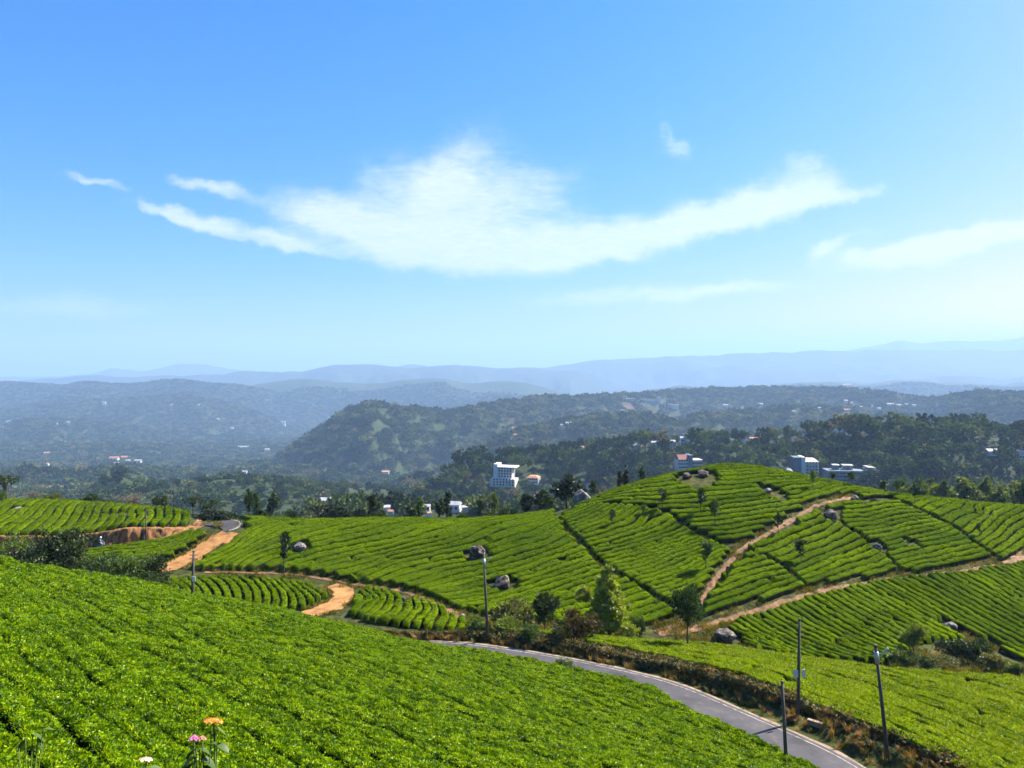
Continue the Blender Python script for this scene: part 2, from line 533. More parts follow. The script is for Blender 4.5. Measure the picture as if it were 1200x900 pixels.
class MB:
    """collects boxes and tubes into one mesh"""
    def __init__(self):
        self.v, self.f = [], []

    def box(self, c, s, rz=0.0, top=1.0):
        b = len(self.v)
        cr, sr = math.cos(rz), math.sin(rz)
        for dz in (-.5, .5):
            k = top if dz > 0 else 1.0
            for dx, dy in ((-.5, -.5), (.5, -.5), (.5, .5), (-.5, .5)):
                x, y = dx * s[0] * k, dy * s[1] * k
                self.v.append((c[0] + x * cr - y * sr, c[1] + x * sr + y * cr, c[2] + dz * s[2]))
        for f in ((3, 2, 1, 0), (4, 5, 6, 7), (0, 1, 5, 4), (1, 2, 6, 5), (2, 3, 7, 6), (3, 0, 4, 7)):
            self.f.append([b + i for i in f])
        return self

    def tube(self, pts, rad, n=8, cap=True):
        pts = [Vector(p) for p in pts]
        b = len(self.v)
        for i, p in enumerate(pts):
            t = (pts[min(i + 1, len(pts) - 1)] - pts[max(i - 1, 0)])
            t = t.normalized() if t.length > 1e-9 else Vector((0, 0, 1))
            a = t.cross(Vector((0.13, 0.97, 0.2))).normalized()
            c = t.cross(a)
            r = rad[i] if hasattr(rad, '__len__') else rad
            for k in range(n):
                th = 2 * math.pi * k / n
                q = p + (a * math.cos(th) + c * math.sin(th)) * r
                self.v.append(tuple(q))
        for i in range(len(pts) - 1):
            for k in range(n):
                k2 = (k + 1) % n
                self.f.append([b + i * n + k, b + i * n + k2, b + (i + 1) * n + k2, b + (i + 1) * n + k])
        if cap:
            self.f.append([b + k for k in range(n)][::-1])
            self.f.append([b + (len(pts) - 1) * n + k for k in range(n)])
        return self

    def poly(self, vs, fs):
        b = len(self.v)
        self.v += [tuple(v) for v in vs]
        self.f += [[b + i for i in f] for f in fs]
        return self

    def mesh(self, name, mat, smooth=False):
        me = bpy.data.meshes.new(name)
        me.from_pydata(self.v, [], self.f)
        me.materials.append(mat)
        if smooth:
            me.polygons.foreach_set('use_smooth', np.full(len(me.polygons), True))
        me.update()
        return me


def link(name, data, parent=None, loc=None, rz=None, scale=None):
    o = bpy.data.objects.new(name, data)
    COL.objects.link(o)
    if parent is not None:
        o.parent = parent
    if loc is not None:
        o.location = loc
    if rz is not None:
        o.rotation_euler = (0, 0, rz)
    if scale is not None:
        o.scale = scale if hasattr(scale, '__len__') else (scale,) * 3
    return o


def tag(o, label=None, cat=None, group=None, kind=None):
    if label:
        o['label'] = label
    if cat:
        o['category'] = cat
    if group:
        o['group'] = group
    if kind:
        o['kind'] = kind
    return o


# ------------------------------------------------------------------ materials
def new_mat(name):
    m = bpy.data.materials.new(name)
    m.use_nodes = True
    m.node_tree.nodes.clear()
    return m


def ramp(nt, fac, stops):
    r = nt.nodes.new('ShaderNodeValToRGB')
    e = r.color_ramp.elements
    while len(e) < len(stops):
        e.new(0.5)
    for i, (p, c) in enumerate(stops):
        e[i].position = p
        e[i].color = (*c, 1)
    nt.links.new(fac, r.inputs[0])
    return r.outputs[0]


def noise_n(nt, scale, detail=4, rough=.6, coord='pos', stretch=None):
    n = nt.nodes.new('ShaderNodeTexNoise')
    n.inputs['Scale'].default_value = scale
    n.inputs['Detail'].default_value = detail
    n.inputs['Roughness'].default_value = rough
    if coord == 'pos':
        g = nt.nodes.new('ShaderNodeNewGeometry').outputs['Position']
    else:
        g = nt.nodes.new('ShaderNodeTexCoord').outputs['Object']
    if stretch:
        mp = nt.nodes.new('ShaderNodeMapping')
        mp.inputs['Scale'].default_value = stretch
        nt.links.new(g, mp.inputs['Vector'])
        g = mp.outputs[0]
    nt.links.new(g, n.inputs['Vector'])
    return n.outputs[0]


def mixc(nt, fac, a, b, mode='MIX'):
    m = nt.nodes.new('ShaderNodeMix')
    m.data_type = 'RGBA'
    m.blend_type = mode
    for s, v in ((0, fac), (6, a), (7, b)):
        if isinstance(v, (int, float)):
            m.inputs[s].default_value = v
        elif isinstance(v, tuple):
            m.inputs[s].default_value = (*v, 1)
        else:
            nt.links.new(v, m.inputs[s])
    return m.outputs[2]


def mth(nt, op, a, b=None, clamp=False):
    n = nt.nodes.new('ShaderNodeMath')
    n.operation = op
    n.use_clamp = clamp
    for i, s in enumerate((a, b)):
        if s is None:
            continue
        if isinstance(s, (int, float)):
            n.inputs[i].default_value = s
        else:
            nt.links.new(s, n.inputs[i])
    return n.outputs[0]


def leaf_mat(name, stops, spec=.35, rough=.45, trans=.3, nscale=.35, tcol=None, fine=3.0, bump=0.0, bscale=9.0, rnd=.45):
    """foliage: colour from slow noise + a per-leaf-spray random value; some light passes through"""
    m = new_mat(name)
    nt = m.node_tree
    out = nt.nodes.new('ShaderNodeOutputMaterial')
    oi = nt.nodes.new('ShaderNodeObjectInfo')
    a = noise_n(nt, nscale, 3)
    b = noise_n(nt, fine, 3)
    f = mth(nt, 'ADD', mth(nt, 'MULTIPLY', a, .6), mth(nt, 'MULTIPLY', b, .4))
    f = mth(nt, 'ADD', f, mth(nt, 'MULTIPLY', mth(nt, 'SUBTRACT', oi.outputs['Random'], .5), rnd), True)
    c = ramp(nt, f, stops)
    p = nt.nodes.new('ShaderNodeBsdfPrincipled')
    p.inputs['Roughness'].default_value = rough
    p.inputs['Specular IOR Level'].default_value = spec
    nt.links.new(c, p.inputs['Base Color'])
    if bump:
        bn = nt.nodes.new('ShaderNodeBump')
        bn.inputs['Strength'].default_value = bump
        bn.inputs['Distance'].default_value = .12
        nt.links.new(noise_n(nt, bscale, 4, .7), bn.inputs['Height'])
        nt.links.new(bn.outputs[0], p.inputs['Normal'])
    if trans > 0:
        t = nt.nodes.new('ShaderNodeBsdfTranslucent')
        tc = mixc(nt, 1.0, c, tcol or (1.45, 1.25, .4), 'MULTIPLY')
        nt.links.new(tc, t.inputs['Color'])
        ms = nt.nodes.new('ShaderNodeMixShader')
        ms.inputs[0].default_value = trans
        nt.links.new(p.outputs[0], ms.inputs[1])
        nt.links.new(t.outputs[0], ms.inputs[2])
        nt.links.new(ms.outputs[0], out.inputs[0])
    else:
        nt.links.new(p.outputs[0], out.inputs[0])
    return m


def solid_mat(name, stops, scale=2.0, rough=.85, spec=.2, bump=.0, bscale=6.0, bdist=.05, detail=5, coord='pos', stretch=None, metal=0.0):
    m = new_mat(name)
    nt = m.node_tree
    out = nt.nodes.new('ShaderNodeOutputMaterial')
    p = nt.nodes.new('ShaderNodeBsdfPrincipled')
    p.inputs['Roughness'].default_value = rough
    p.inputs['Specular IOR Level'].default_value = spec
    p.inputs['Metallic'].default_value = metal
    c = ramp(nt, noise_n(nt, scale, detail, .6, coord, stretch), stops)
    nt.links.new(c, p.inputs['Base Color'])
    if bump:
        bn = nt.nodes.new('ShaderNodeBump')
        bn.inputs['Strength'].default_value = bump
        bn.inputs['Distance'].default_value = bdist
        nt.links.new(noise_n(nt, bscale, 6, .65, coord, stretch), bn.inputs['Height'])
        nt.links.new(bn.outputs[0], p.inputs['Normal'])
    nt.links.new(p.outputs[0], out.inputs[0])
    return m


M = {}
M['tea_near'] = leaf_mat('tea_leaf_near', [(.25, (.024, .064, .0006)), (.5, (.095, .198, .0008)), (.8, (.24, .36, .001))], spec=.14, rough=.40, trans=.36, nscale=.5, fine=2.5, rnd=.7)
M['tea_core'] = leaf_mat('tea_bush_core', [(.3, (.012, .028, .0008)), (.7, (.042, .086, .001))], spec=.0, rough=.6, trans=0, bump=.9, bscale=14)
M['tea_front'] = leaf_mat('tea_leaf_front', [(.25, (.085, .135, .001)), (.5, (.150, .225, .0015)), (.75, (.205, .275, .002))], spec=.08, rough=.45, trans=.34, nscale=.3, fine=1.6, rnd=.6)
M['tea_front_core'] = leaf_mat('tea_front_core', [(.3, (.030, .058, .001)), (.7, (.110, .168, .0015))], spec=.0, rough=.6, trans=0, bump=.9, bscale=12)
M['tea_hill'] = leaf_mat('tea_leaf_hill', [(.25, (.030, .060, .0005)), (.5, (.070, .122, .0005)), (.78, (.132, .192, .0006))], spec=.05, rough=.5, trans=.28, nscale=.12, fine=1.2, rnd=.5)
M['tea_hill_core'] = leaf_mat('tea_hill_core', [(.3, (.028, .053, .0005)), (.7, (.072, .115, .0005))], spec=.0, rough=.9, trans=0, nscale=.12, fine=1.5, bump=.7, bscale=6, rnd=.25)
M['tea_wood_shade'] = solid_mat('tea_wood_shade', [(.3, (.010, .009, .005)), (.6, (.022, .024, .008)), (.8, (.035, .045, .010))], 5.0, rough=.95, spec=0, bump=.8, bscale=14, bdist=.08)  # bare stems, darkened with the shade between rows painted into the colour
M['hedge_dry'] = leaf_mat('hedge_dry_leaf', [(.22, (.020, .030, .006)), (.42, (.050, .062, .010)), (.6, (.10, .085, .02)), (.85, (.18, .11, .035))], spec=.2, rough=.6, trans=.2, nscale=.5, fine=2, rnd=.9)
M['grass_dry'] = leaf_mat('dry_grass', [(.25, (.07, .08, .012)), (.5, (.15, .12, .03)), (.75, (.28, .17, .06))], spec=.2, rough=.6, trans=.3, nscale=.5, fine=2, rnd=.8)
M['leaf_dark'] = leaf_mat('leaf_dark', [(.25, (.009, .020, .004)), (.5, (.020, .040, .006)), (.75, (.044, .076, .009))], spec=.3, rough=.5, trans=.25, nscale=.8, fine=3, rnd=.5)
M['leaf_mid'] = leaf_mat('leaf_mid', [(.25, (.022, .050, .008)), (.5, (.050, .095, .012)), (.75, (.100, .155, .018))], spec=.3, rough=.5, trans=.3, nscale=.8, fine=3, rnd=.5)
M['leaf_light'] = leaf_mat('leaf_light', [(.25, (.065, .10, .010)), (.5, (.13, .185, .014)), (.75, (.23, .29, .024))], spec=.3, rough=.5, trans=.34, nscale=.8, fine=3, rnd=.5)
M['leaf_olive'] = leaf_mat('leaf_olive', [(.25, (.045, .058, .012)), (.5, (.085, .100, .018)), (.75, (.15, .15, .03))], spec=.2, rough=.6, trans=.25, nscale=.8, fine=3, rnd=.5)
M['leaf_rust'] = leaf_mat('leaf_rust', [(.25, (.030, .030, .008)), (.5, (.065, .052, .012)), (.75, (.13, .085, .018))], spec=.2, rough=.6, trans=.2, nscale=.9, fine=3, rnd=.5)
M['leaf_grey'] = leaf_mat('leaf_grey', [(.25, (.06, .055, .038)), (.5, (.10, .088, .06)), (.75, (.15, .13, .09))], spec=.2, rough=.7, trans=.1, nscale=.8, fine=3, rnd=.5)
M['forest'] = leaf_mat('forest_leaf', [(.2, (.010, .026, .005)), (.45, (.026, .056, .010)), (.68, (.054, .094, .014)), (.86, (.10, .14, .020)), (.97, (.13, .11, .035))], spec=.05, rough=.7, trans=.2, nscale=.02, fine=.25, rnd=.95)
M['forest_far'] = leaf_mat('forest_far_leaf', [(.2, (.012, .026, .008)), (.45, (.028, .052, .012)), (.68, (.052, .084, .018)), (.86, (.095, .125, .028)), (.97, (.14, .11, .05))], spec=.05, rough=.7, trans=.2, nscale=.006, fine=.06, rnd=.9)
M['bark'] = solid_mat('bark', [(.3, (.035, .026, .018)), (.7, (.10, .08, .06))], 6, bump=.4)
M['bark_pale'] = solid_mat('bark_pale', [(.3, (.12, .10, .08)), (.7, (.26, .23, .19))], 6, bump=.4)
M['rock'] = solid_mat('rock', [(.32, (.022, .018, .015)), (.5, (.075, .062, .050)), (.70, (.30, .26, .22))], 1.9, bump=1.0, bscale=3, bdist=.2)
M['rock_pale'] = solid_mat('rock_pale', [(.32, (.05, .045, .04)), (.5, (.14, .125, .11)), (.7, (.34, .31, .28))], 1.9, bump=1.0, bscale=3, bdist=.2)
M['dirt'] = solid_mat('dirt_orange', [(.30, (.10, .052, .018)), (.45, (.23, .115, .036)), (.62, (.30, .16, .052)), (.78, (.38, .22, .085))], .9, bump=.8, bscale=4, bdist=.08)
M['path'] = solid_mat('path_earth', [(.30, (.045, .034, .014)), (.46, (.12, .068, .032)), (.72, (.27, .145, .065))], 1.4, bump=.6, bscale=4, bdist=.1)
M['cut'] = solid_mat('cut_earth', [(.25, (.06, .036, .016)), (.45, (.20, .095, .034)), (.60, (.30, .15, .055)), (.78, (.42, .25, .11))], 1.3, bump=.9, bscale=2.4, bdist=.25, stretch=(1, 1, .35))
M['asphalt'] = solid_mat('asphalt', [(.32, (.028, .028, .031)), (.45, (.044, .044, .048)), (.58, (.052, .052, .057)), (.75, (.085, .080, .072))], .55, detail=8, rough=.75, bump=.25, bscale=60, bdist=.01)
_nt = M['asphalt'].node_tree
_p = next(n for n in _nt.nodes if n.type == 'BSDF_PRINCIPLED')
_old = _p.inputs['Base Color'].links[0].from_socket
_patch = ramp(_nt, noise_n(_nt, .22, 3, .5), [(.52, (0, 0, 0)), (.55, (1, 1, 1))])
_c = mixc(_nt, mth(_nt, 'MULTIPLY', _patch, .45), _old, (.024, .024, .027))
_dust = ramp(_nt, noise_n(_nt, .9, 7, .72), [(.55, (0, 0, 0)), (.75, (1, 1, 1))])
_c = mixc(_nt, mth(_nt, 'MULTIPLY', _dust, .6), _c, (.15, .115, .08))
_nt.links.new(_c, _p.inputs['Base Color'])
M['road_paint'] = solid_mat('road_paint', [(.36, (.075, .072, .070)), (.52, (.24, .22, .19)), (.8, (.42, .39, .35))], 3.0, rough=.6)
M['gravel_edge'] = solid_mat('gravel_edge', [(.3, (.12, .09, .06)), (.7, (.30, .23, .16))], 3.0, bump=.5, bscale=20)
M['pole'] = solid_mat('pole_concrete', [(.3, (.045, .040, .036)), (.7, (.11, .10, .09))], 2.0, rough=.8, stretch=(3, 3, .4))
M['metal'] = solid_mat('metal_grey', [(.3, (.30, .31, .32)), (.7, (.5, .51, .52))], 4.0, rough=.4, metal=.6)
M['white'] = solid_mat('white_paint', [(.3, (.50, .49, .47)), (.7, (.66, .65, .63))], .35, rough=.7)
M['cream'] = solid_mat('cream_paint', [(.3, (.50, .46, .38)), (.7, (.64, .60, .50))], .4, rough=.7)
M['house_wall'] = solid_mat('house_wall', [(.3, (.34, .33, .31)), (.7, (.48, .47, .44))], .05, rough=.8)
M['concrete'] = solid_mat('concrete', [(.3, (.20, .20, .20)), (.7, (.34, .33, .32))], .5, rough=.85)
M['bluegrey'] = solid_mat('bluegrey_paint', [(.3, (.09, .12, .15)), (.7, (.14, .18, .21))], .4, rough=.6)
M['glass'] = solid_mat('window_glass', [(.3, (.02, .025, .03)), (.7, (.04, .05, .06))], .3, rough=.12, spec=.6)
M['roof_red'] = solid_mat('roof_red', [(.3, (.13, .05, .04)), (.7, (.22, .09, .07))], .6, rough=.8)
M['roof_tin'] = solid_mat('roof_tin', [(.3, (.26, .27, .29)), (.7, (.40, .41, .42))], .6, rough=.5)
M['terracotta'] = solid_mat('roof_terracotta', [(.3, (.30, .14, .08)), (.7, (.46, .24, .15))], .6, rough=.8)


def ground_mat():
    m = new_mat('ground_cover')
    nt = m.node_tree
    out = nt.nodes.new('ShaderNodeOutputMaterial')
    p = nt.nodes.new('ShaderNodeBsdfPrincipled')
    p.inputs['Roughness'].default_value = .9
    p.inputs['Specular IOR Level'].default_value = .1
    soil = ramp(nt, noise_n(nt, .9, 5), [(.3, (.014, .018, .004)), (.5, (.034, .042, .007)), (.72, (.085, .076, .022))])
    wood = ramp(nt, noise_n(nt, .012, 7, .7), [(.3, (.012, .022, .008)), (.48, (.024, .038, .012)), (.62, (.030, .042, .014)), (.78, (.050, .050, .022))])
    bare = ramp(nt, noise_n(nt, .0045, 6, .65), [(.60, (0, 0, 0)), (.70, (1, 1, 1))])
    wood = mixc(nt, bare, wood, (.085, .055, .036))
    sep = nt.nodes.new('ShaderNodeSeparateXYZ')
    g = nt.nodes.new('ShaderNodeNewGeometry')
    nt.links.new(g.outputs['Position'], sep.inputs[0])
    mr = nt.nodes.new('ShaderNodeMapRange')
    mr.inputs['From Min'].default_value = 125
    mr.inputs['From Max'].default_value = 165
    nt.links.new(sep.outputs[1], mr.inputs['Value'])
    c = mixc(nt, mr.outputs[0], soil, wood)
    nt.links.new(c, p.inputs['Base Color'])
    bn = nt.nodes.new('ShaderNodeBump')
    bn.inputs['Strength'].default_value = .7
    bn.inputs['Distance'].default_value = 2.5
    nt.links.new(noise_n(nt, .09, 5, .7), bn.inputs['Height'])
    bn2 = nt.nodes.new('ShaderNodeBump')
    bn2.inputs['Strength'].default_value = .6
    bn2.inputs['Distance'].default_value = .08
    nt.links.new(noise_n(nt, 5, 4, .7), bn2.inputs['Height'])
    nt.links.new(bn.outputs[0], bn2.inputs['Normal'])
    nt.links.new(bn2.outputs[0], p.inputs['Normal'])
    nt.links.new(p.outputs[0], out.inputs[0])
    return m


M['ground'] = ground_mat()

# ------------------------------------------------------------------ ground sheet (one mesh out to the horizon)


def build_ground():
    th = np.r_[np.arange(-180, -42, 6.0), np.arange(-42, -37, .8), np.arange(-37, 37, .16), np.arange(37, 42, .8), np.arange(42, 180, 6.0)]
    th = np.radians(th)
    r = np.r_[np.arange(1.0, 20, .9), np.arange(20, 150, .6), np.geomspace(150, 30000, 360)]
    T, R = np.meshgrid(th, r)
    X, Y = R * np.sin(T), R * np.cos(T)
    Z = ground(X, Y)
    nr, nt_ = T.shape
    V = np.stack([X, Y, Z], 2).reshape(-1, 3)
    i, j = np.meshgrid(np.arange(nr - 1), np.arange(nt_), indexing='ij')
    j2 = (j + 1) % nt_
    fa = np.stack([i * nt_ + j, (i + 1) * nt_ + j, (i + 1) * nt_ + j2, i * nt_ + j2], 2).reshape(-1, 4)[:, ::-1]
    V = np.vstack([V, [[0, 0, float(ground(np.array([0.]), np.array([0.]))[0])]]])
    fan = np.array([[len(V) - 1, k, k, (k + 1) % nt_] for k in range(nt_)])
    me = mesh_np('ground', V, fa, [M['ground']])
    o = link('ground', me)
    tag(o, 'hilly ground falling to a valley and rising to far hills', 'ground', kind='structure')


build_ground()


# ------------------------------------------------------------------ ribbons draped on the land: road, paint, tracks
def ribbon(name, L, w, mat, lift=.05, step=.5, cross=.5, rag=0.0, seed=0, zfix=False, crown=0.0, jag=0.0):
    """strip of width w (number or one per point) along plan polyline L"""
    L = resample(L, step)
    t = np.gradient(L[:, :2], axis=0)
    t /= np.linalg.norm(t, axis=1)[:, None] + 1e-9
    nrm = np.stack([-t[:, 1], t[:, 0]], 1)
    n = len(L)
    W = np.interp(np.linspace(0, 1, n), np.linspace(0, 1, len(w)), w) if hasattr(w, '__len__') else np.full(n, float(w))
    k = max(2, int(math.ceil(W.max() / cross)) + 1)
    s = np.linspace(-.5, .5, k)
    a = np.arange(n) * step
    e0 = 1 + rag * fbm(a / 1.3, a * 0 + seed, 3, 5)
    e1 = 1 + rag * fbm(a / 1.3, a * 0 + seed + 9, 3, 6)
    ww = np.where(s[None] < 0, e0[:, None], e1[:, None]) * W[:, None] * s[None]
    X = L[:, 0][:, None] + nrm[:, 0][:, None] * ww
    Y = L[:, 1][:, None] + nrm[:, 1][:, None] * ww
    Z = (np.repeat(L[:, 2][:, None], k, 1) if zfix else ground(X, Y)) + lift + crown * (1 - (2 * s[None]) ** 2)
    if jag:
        q = jag * (fbm(a[:, None] / .9 + 0 * s[None], s[None] * 1.2 + 0 * a[:, None], 4, 17, .65) + .5 * fbm(a[:, None] / .35 + 0 * s[None], s[None] * 9 + 0 * a[:, None], 2, 18)) * (1 - (2 * s[None]) ** 4)
        X = X + nrm[:, 0][:, None] * q
        Y = Y + nrm[:, 1][:, None] * q
    V = np.stack([X, Y, Z], 2).reshape(-1, 3)
    i, j = np.meshgrid(np.arange(n - 1), np.arange(k - 1), indexing='ij')
    fa = np.stack([i * k + j, (i + 1) * k + j, (i + 1) * k + j + 1, i * k + j + 1], 2).reshape(-1, 4)
    return link(name, mesh_np(name, V, fa, [mat]))


def px_line(pts, lift=0.0, n=6, dmin=60, dmax=150):
    return smooth_line(np.array([hit(u, v, lift, dmin, dmax)[:2] for (u, v) in pts]), n)


o = ribbon('road', ROAD, ROAD_W, M['asphalt'], lift=.0, step=.6, cross=.6, zfix=True, crown=.05, rag=.02)
tag(o, 'grey asphalt road curving across below the near tea slope', 'road', kind='structure')
pl = ribbon('edge_line', offset_line(LINE, -.22), .10, M['road_paint'], lift=.030, step=.4, cross=.2, zfix=True, rag=.25)
pl.parent = o
pl2 = ribbon('edge_line', offset_line(LINE, -(ROAD_W - .40)), .09, M['road_paint'], lift=.034, step=.4, cross=.2, zfix=True, rag=.3)
pl2.parent = o
o = ribbon('gravel_shoulder', offset_line(LINE, .22), .38, M['gravel_edge'], lift=-.01, step=.4, cross=.3, zfix=True, rag=.6)
tag(o, 'pale gravel shoulder along the far edge of the asphalt road', 'road shoulder', kind='structure')
# farther bend of the road on the left
LANE = offset_line(np.c_[STEP_LINE, np.zeros(len(STEP_LINE))], -1.1)[:, :2]
LANE = np.array([q for q in LANE if q[1] < 115])
lane_o = ribbon('lane', LANE, 1.6, M['cut'], lift=.10, step=.5, rag=.3)
tag(lane_o, 'narrow earth lane along the foot of the orange bank', 'track', kind='structure')
bend = smooth_line(np.array([hit(u, v, 0, 90, 125)[:2] for (u, v) in [(240, 615), (248, 611.5), (260, 610.5), (270, 613), (268, 618), (260, 621)]]), 5)
o = ribbon('road', bend, [3.0, 4.0, 4.6, 4.6, 4.0], M['asphalt'], lift=.12, step=.5, rag=.04)
tag(o, 'bend of the asphalt road beside the orange track', 'road', kind='structure')
rim = px_line([(250, 607), (270, 607.5), (281, 613), (279, 619), (268, 623)], dmin=90, dmax=125)
o = ribbon('kerb', rim, .35, M['road_paint'], lift=.16, step=.4, cross=.25, rag=.3)
tag(o, 'pale concrete edge round the distant road bend', 'kerb', kind='structure')
P1 = px_line([(772, 744), (795, 733), (815, 712), (832, 690), (850, 664), (868, 646), (890, 632), (912, 618), (938, 604), (962, 592), (985, 586), (1003, 583)])
P2 = px_line([(772, 744), (800, 741), (832, 733), (868, 722), (905, 711), (945, 699), (982, 690), (1040, 680), (1100, 673), (1150, 666), (1185, 660), (1210, 652), (1260, 640)])
JT = px_line([(272, 624), (262, 629), (248, 637), (232, 648), (214, 658), (198, 664), (176, 668), (150, 671)], dmin=85)
GT = px_line([(352, 722), (368, 718), (384, 713), (397, 706), (403, 698), (400, 691), (390, 686)], dmin=75)
DR = px_line([(240, 671), (290, 672), (335, 673), (385, 680), (420, 686), (455, 690), (490, 699), (515, 710), (540, 722), (556, 733)], dmin=75)
for nm, L, w, mat, lab in [
        ('path', P1, [1.3, 1.0, .8, .75, .7, .65, .65, .65, .65, .65, .7, .7], 'path', 'narrow earth path climbing the hill between tea rows'),
        ('path', P2, [1.0, .95, .95, .9, .9, .8, .8, .8, .8, 1.0, 2.2, 3.0, 3.0], 'path', 'earth path along the foot of the hill to the right'),
        ('dirt_track', JT, [3.4, 4.2, 3.6, 3.6, 4.4, 4.2, 2.5, 2], 'dirt', 'orange dirt track dropping from the asphalt bend'),
        ('dirt_track', GT, [2.8, 2.8, 2.8, 3.0, 2.8, 2.4, 1.6], 'dirt', 'sandy orange dirt bend between the two curved tea benches'),
        ('path', DR, [.5, .4, .4, .5, .6, .6, .8, 1.1, 1.4, 1.4], 'path', 'stony drain path under the shaded tea field')]:
    o = ribbon(nm, L, w, M[mat], lift=.07, step=.35, cross=.3, rag=.55 if mat == 'dirt' else .8, seed=len(lab))
    tag(o, lab, 'track', kind='structure')


# ------------------------------------------------------------------ leaf-sized geometry
def leaf_quads(rng, C, N, length, width, up=.3):
    """one folded diamond leaf at each centre C pointing roughly along N"""
    n = len(C)
    d = N + rng.normal(0, .6, (n, 3)) + np.array([0, 0, up])
    d /= np.linalg.norm(d, axis=1)[:, None]
    s = np.cross(d, rng.normal(0, 1, (n, 3)))
    s /= np.linalg.norm(s, axis=1)[:, None] + 1e-9
    l = (length * rng.uniform(.7, 1.3, n))[:, None]
    w = (width * rng.uniform(.7, 1.3, n))[:, None]
    V = np.stack([C - d * l * .5, C + s * w * .5, C + d * l * .5, C - s * w * .5], 1).reshape(-1, 3)
    Fq = np.arange(n * 4).reshape(n, 4)
    return V, Fq


def sprig_mesh(name, mat, n, R, length, width, seed, lift=.04, up=.9):
    rng = rng_for(seed)
    a = rng.uniform(0, 2 * math.pi, n)
    r = R * np.sqrt(rng.uniform(0, 1, n))
    C = np.stack([r * np.cos(a), r * np.sin(a), rng.uniform(-.5, 1, n) * lift], 1)
    N = np.stack([np.cos(a), np.sin(a), np.full(n, up)], 1)
    V, Fq = leaf_quads(rng, C, N, length, width, .2)
    return mesh_np(name, V, Fq, [mat], smooth=False)


def scatter_group(name, proto, density, smin, smax, points=False, tilt=True, seed=0, up=False, top_only=False):
    ng = bpy.data.node_groups.new(name, 'GeometryNodeTree')
    ng.interface.new_socket(name='Geometry', in_out='INPUT', socket_type='NodeSocketGeometry')
    ng.interface.new_socket(name='Geometry', in_out='OUTPUT', socket_type='NodeSocketGeometry')
    N, L = ng.nodes, ng.links
    gi, go = N.new('NodeGroupInput'), N.new('NodeGroupOutput')
    oi = N.new('GeometryNodeObjectInfo')
    oi.inputs['Object'].default_value = proto
    oi.inputs['As Instance'].default_value = True
    ins = N.new('GeometryNodeInstanceOnPoints')
    L.new(oi.outputs['Geometry'], ins.inputs['Instance'])
    if points:
        L.new(gi.outputs[0], ins.inputs['Points'])
        sa = N.new('GeometryNodeInputNamedAttribute')
        sa.data_type = 'FLOAT_VECTOR'
        sa.inputs['Name'].default_value = 'size'
        L.new(sa.outputs[0], ins.inputs['Scale'])
    else:
        dp = N.new('GeometryNodeDistributePointsOnFaces')
        dp.inputs['Density'].default_value = density
        dp.inputs['Seed'].default_value = seed
        L.new(gi.outputs[0], dp.inputs['Mesh'])
        if top_only:
            nn = N.new('GeometryNodeInputNormal')
            sx = N.new('ShaderNodeSeparateXYZ')
            cm = N.new('FunctionNodeCompare')
            cm.data_type = 'FLOAT'
            cm.operation = 'GREATER_THAN'
            cm.inputs[1].default_value = .22
            L.new(nn.outputs[0], sx.inputs[0])
            L.new(sx.outputs[2], cm.inputs[0])
            L.new(cm.outputs[0], dp.inputs['Selection'])
        L.new(dp.outputs['Points'], ins.inputs['Points'])
        if not up:
            L.new(dp.outputs['Rotation'], ins.inputs['Rotation'])
        rv = N.new('FunctionNodeRandomValue')
        rv.data_type = 'FLOAT'
        rv.inputs[2].default_value = smin
        rv.inputs[3].default_value = smax
        L.new(rv.outputs[1], ins.inputs['Scale'])
    rot = N.new('GeometryNodeRotateInstances')
    rr = N.new('FunctionNodeRandomValue')
    rr.data_type = 'FLOAT_VECTOR'
    rr.inputs[0].default_value = (-.3, -.3, 0) if not points else (0, 0, 0)
    rr.inputs[1].default_value = (.3, .3, 6.283) if not points else (0, 0, 6.283)
    rr.inputs['Seed'].default_value = 5
    L.new(ins.outputs[0], rot.inputs['Instances'])
    L.new(rr.outputs[0], rot.inputs['Rotation'])
    L.new(rot.outputs[0], go.inputs[0])
    return ng


def proto_obj(name, me):
    return bpy.data.objects.new(name, me)      # never linked: only a source of instances


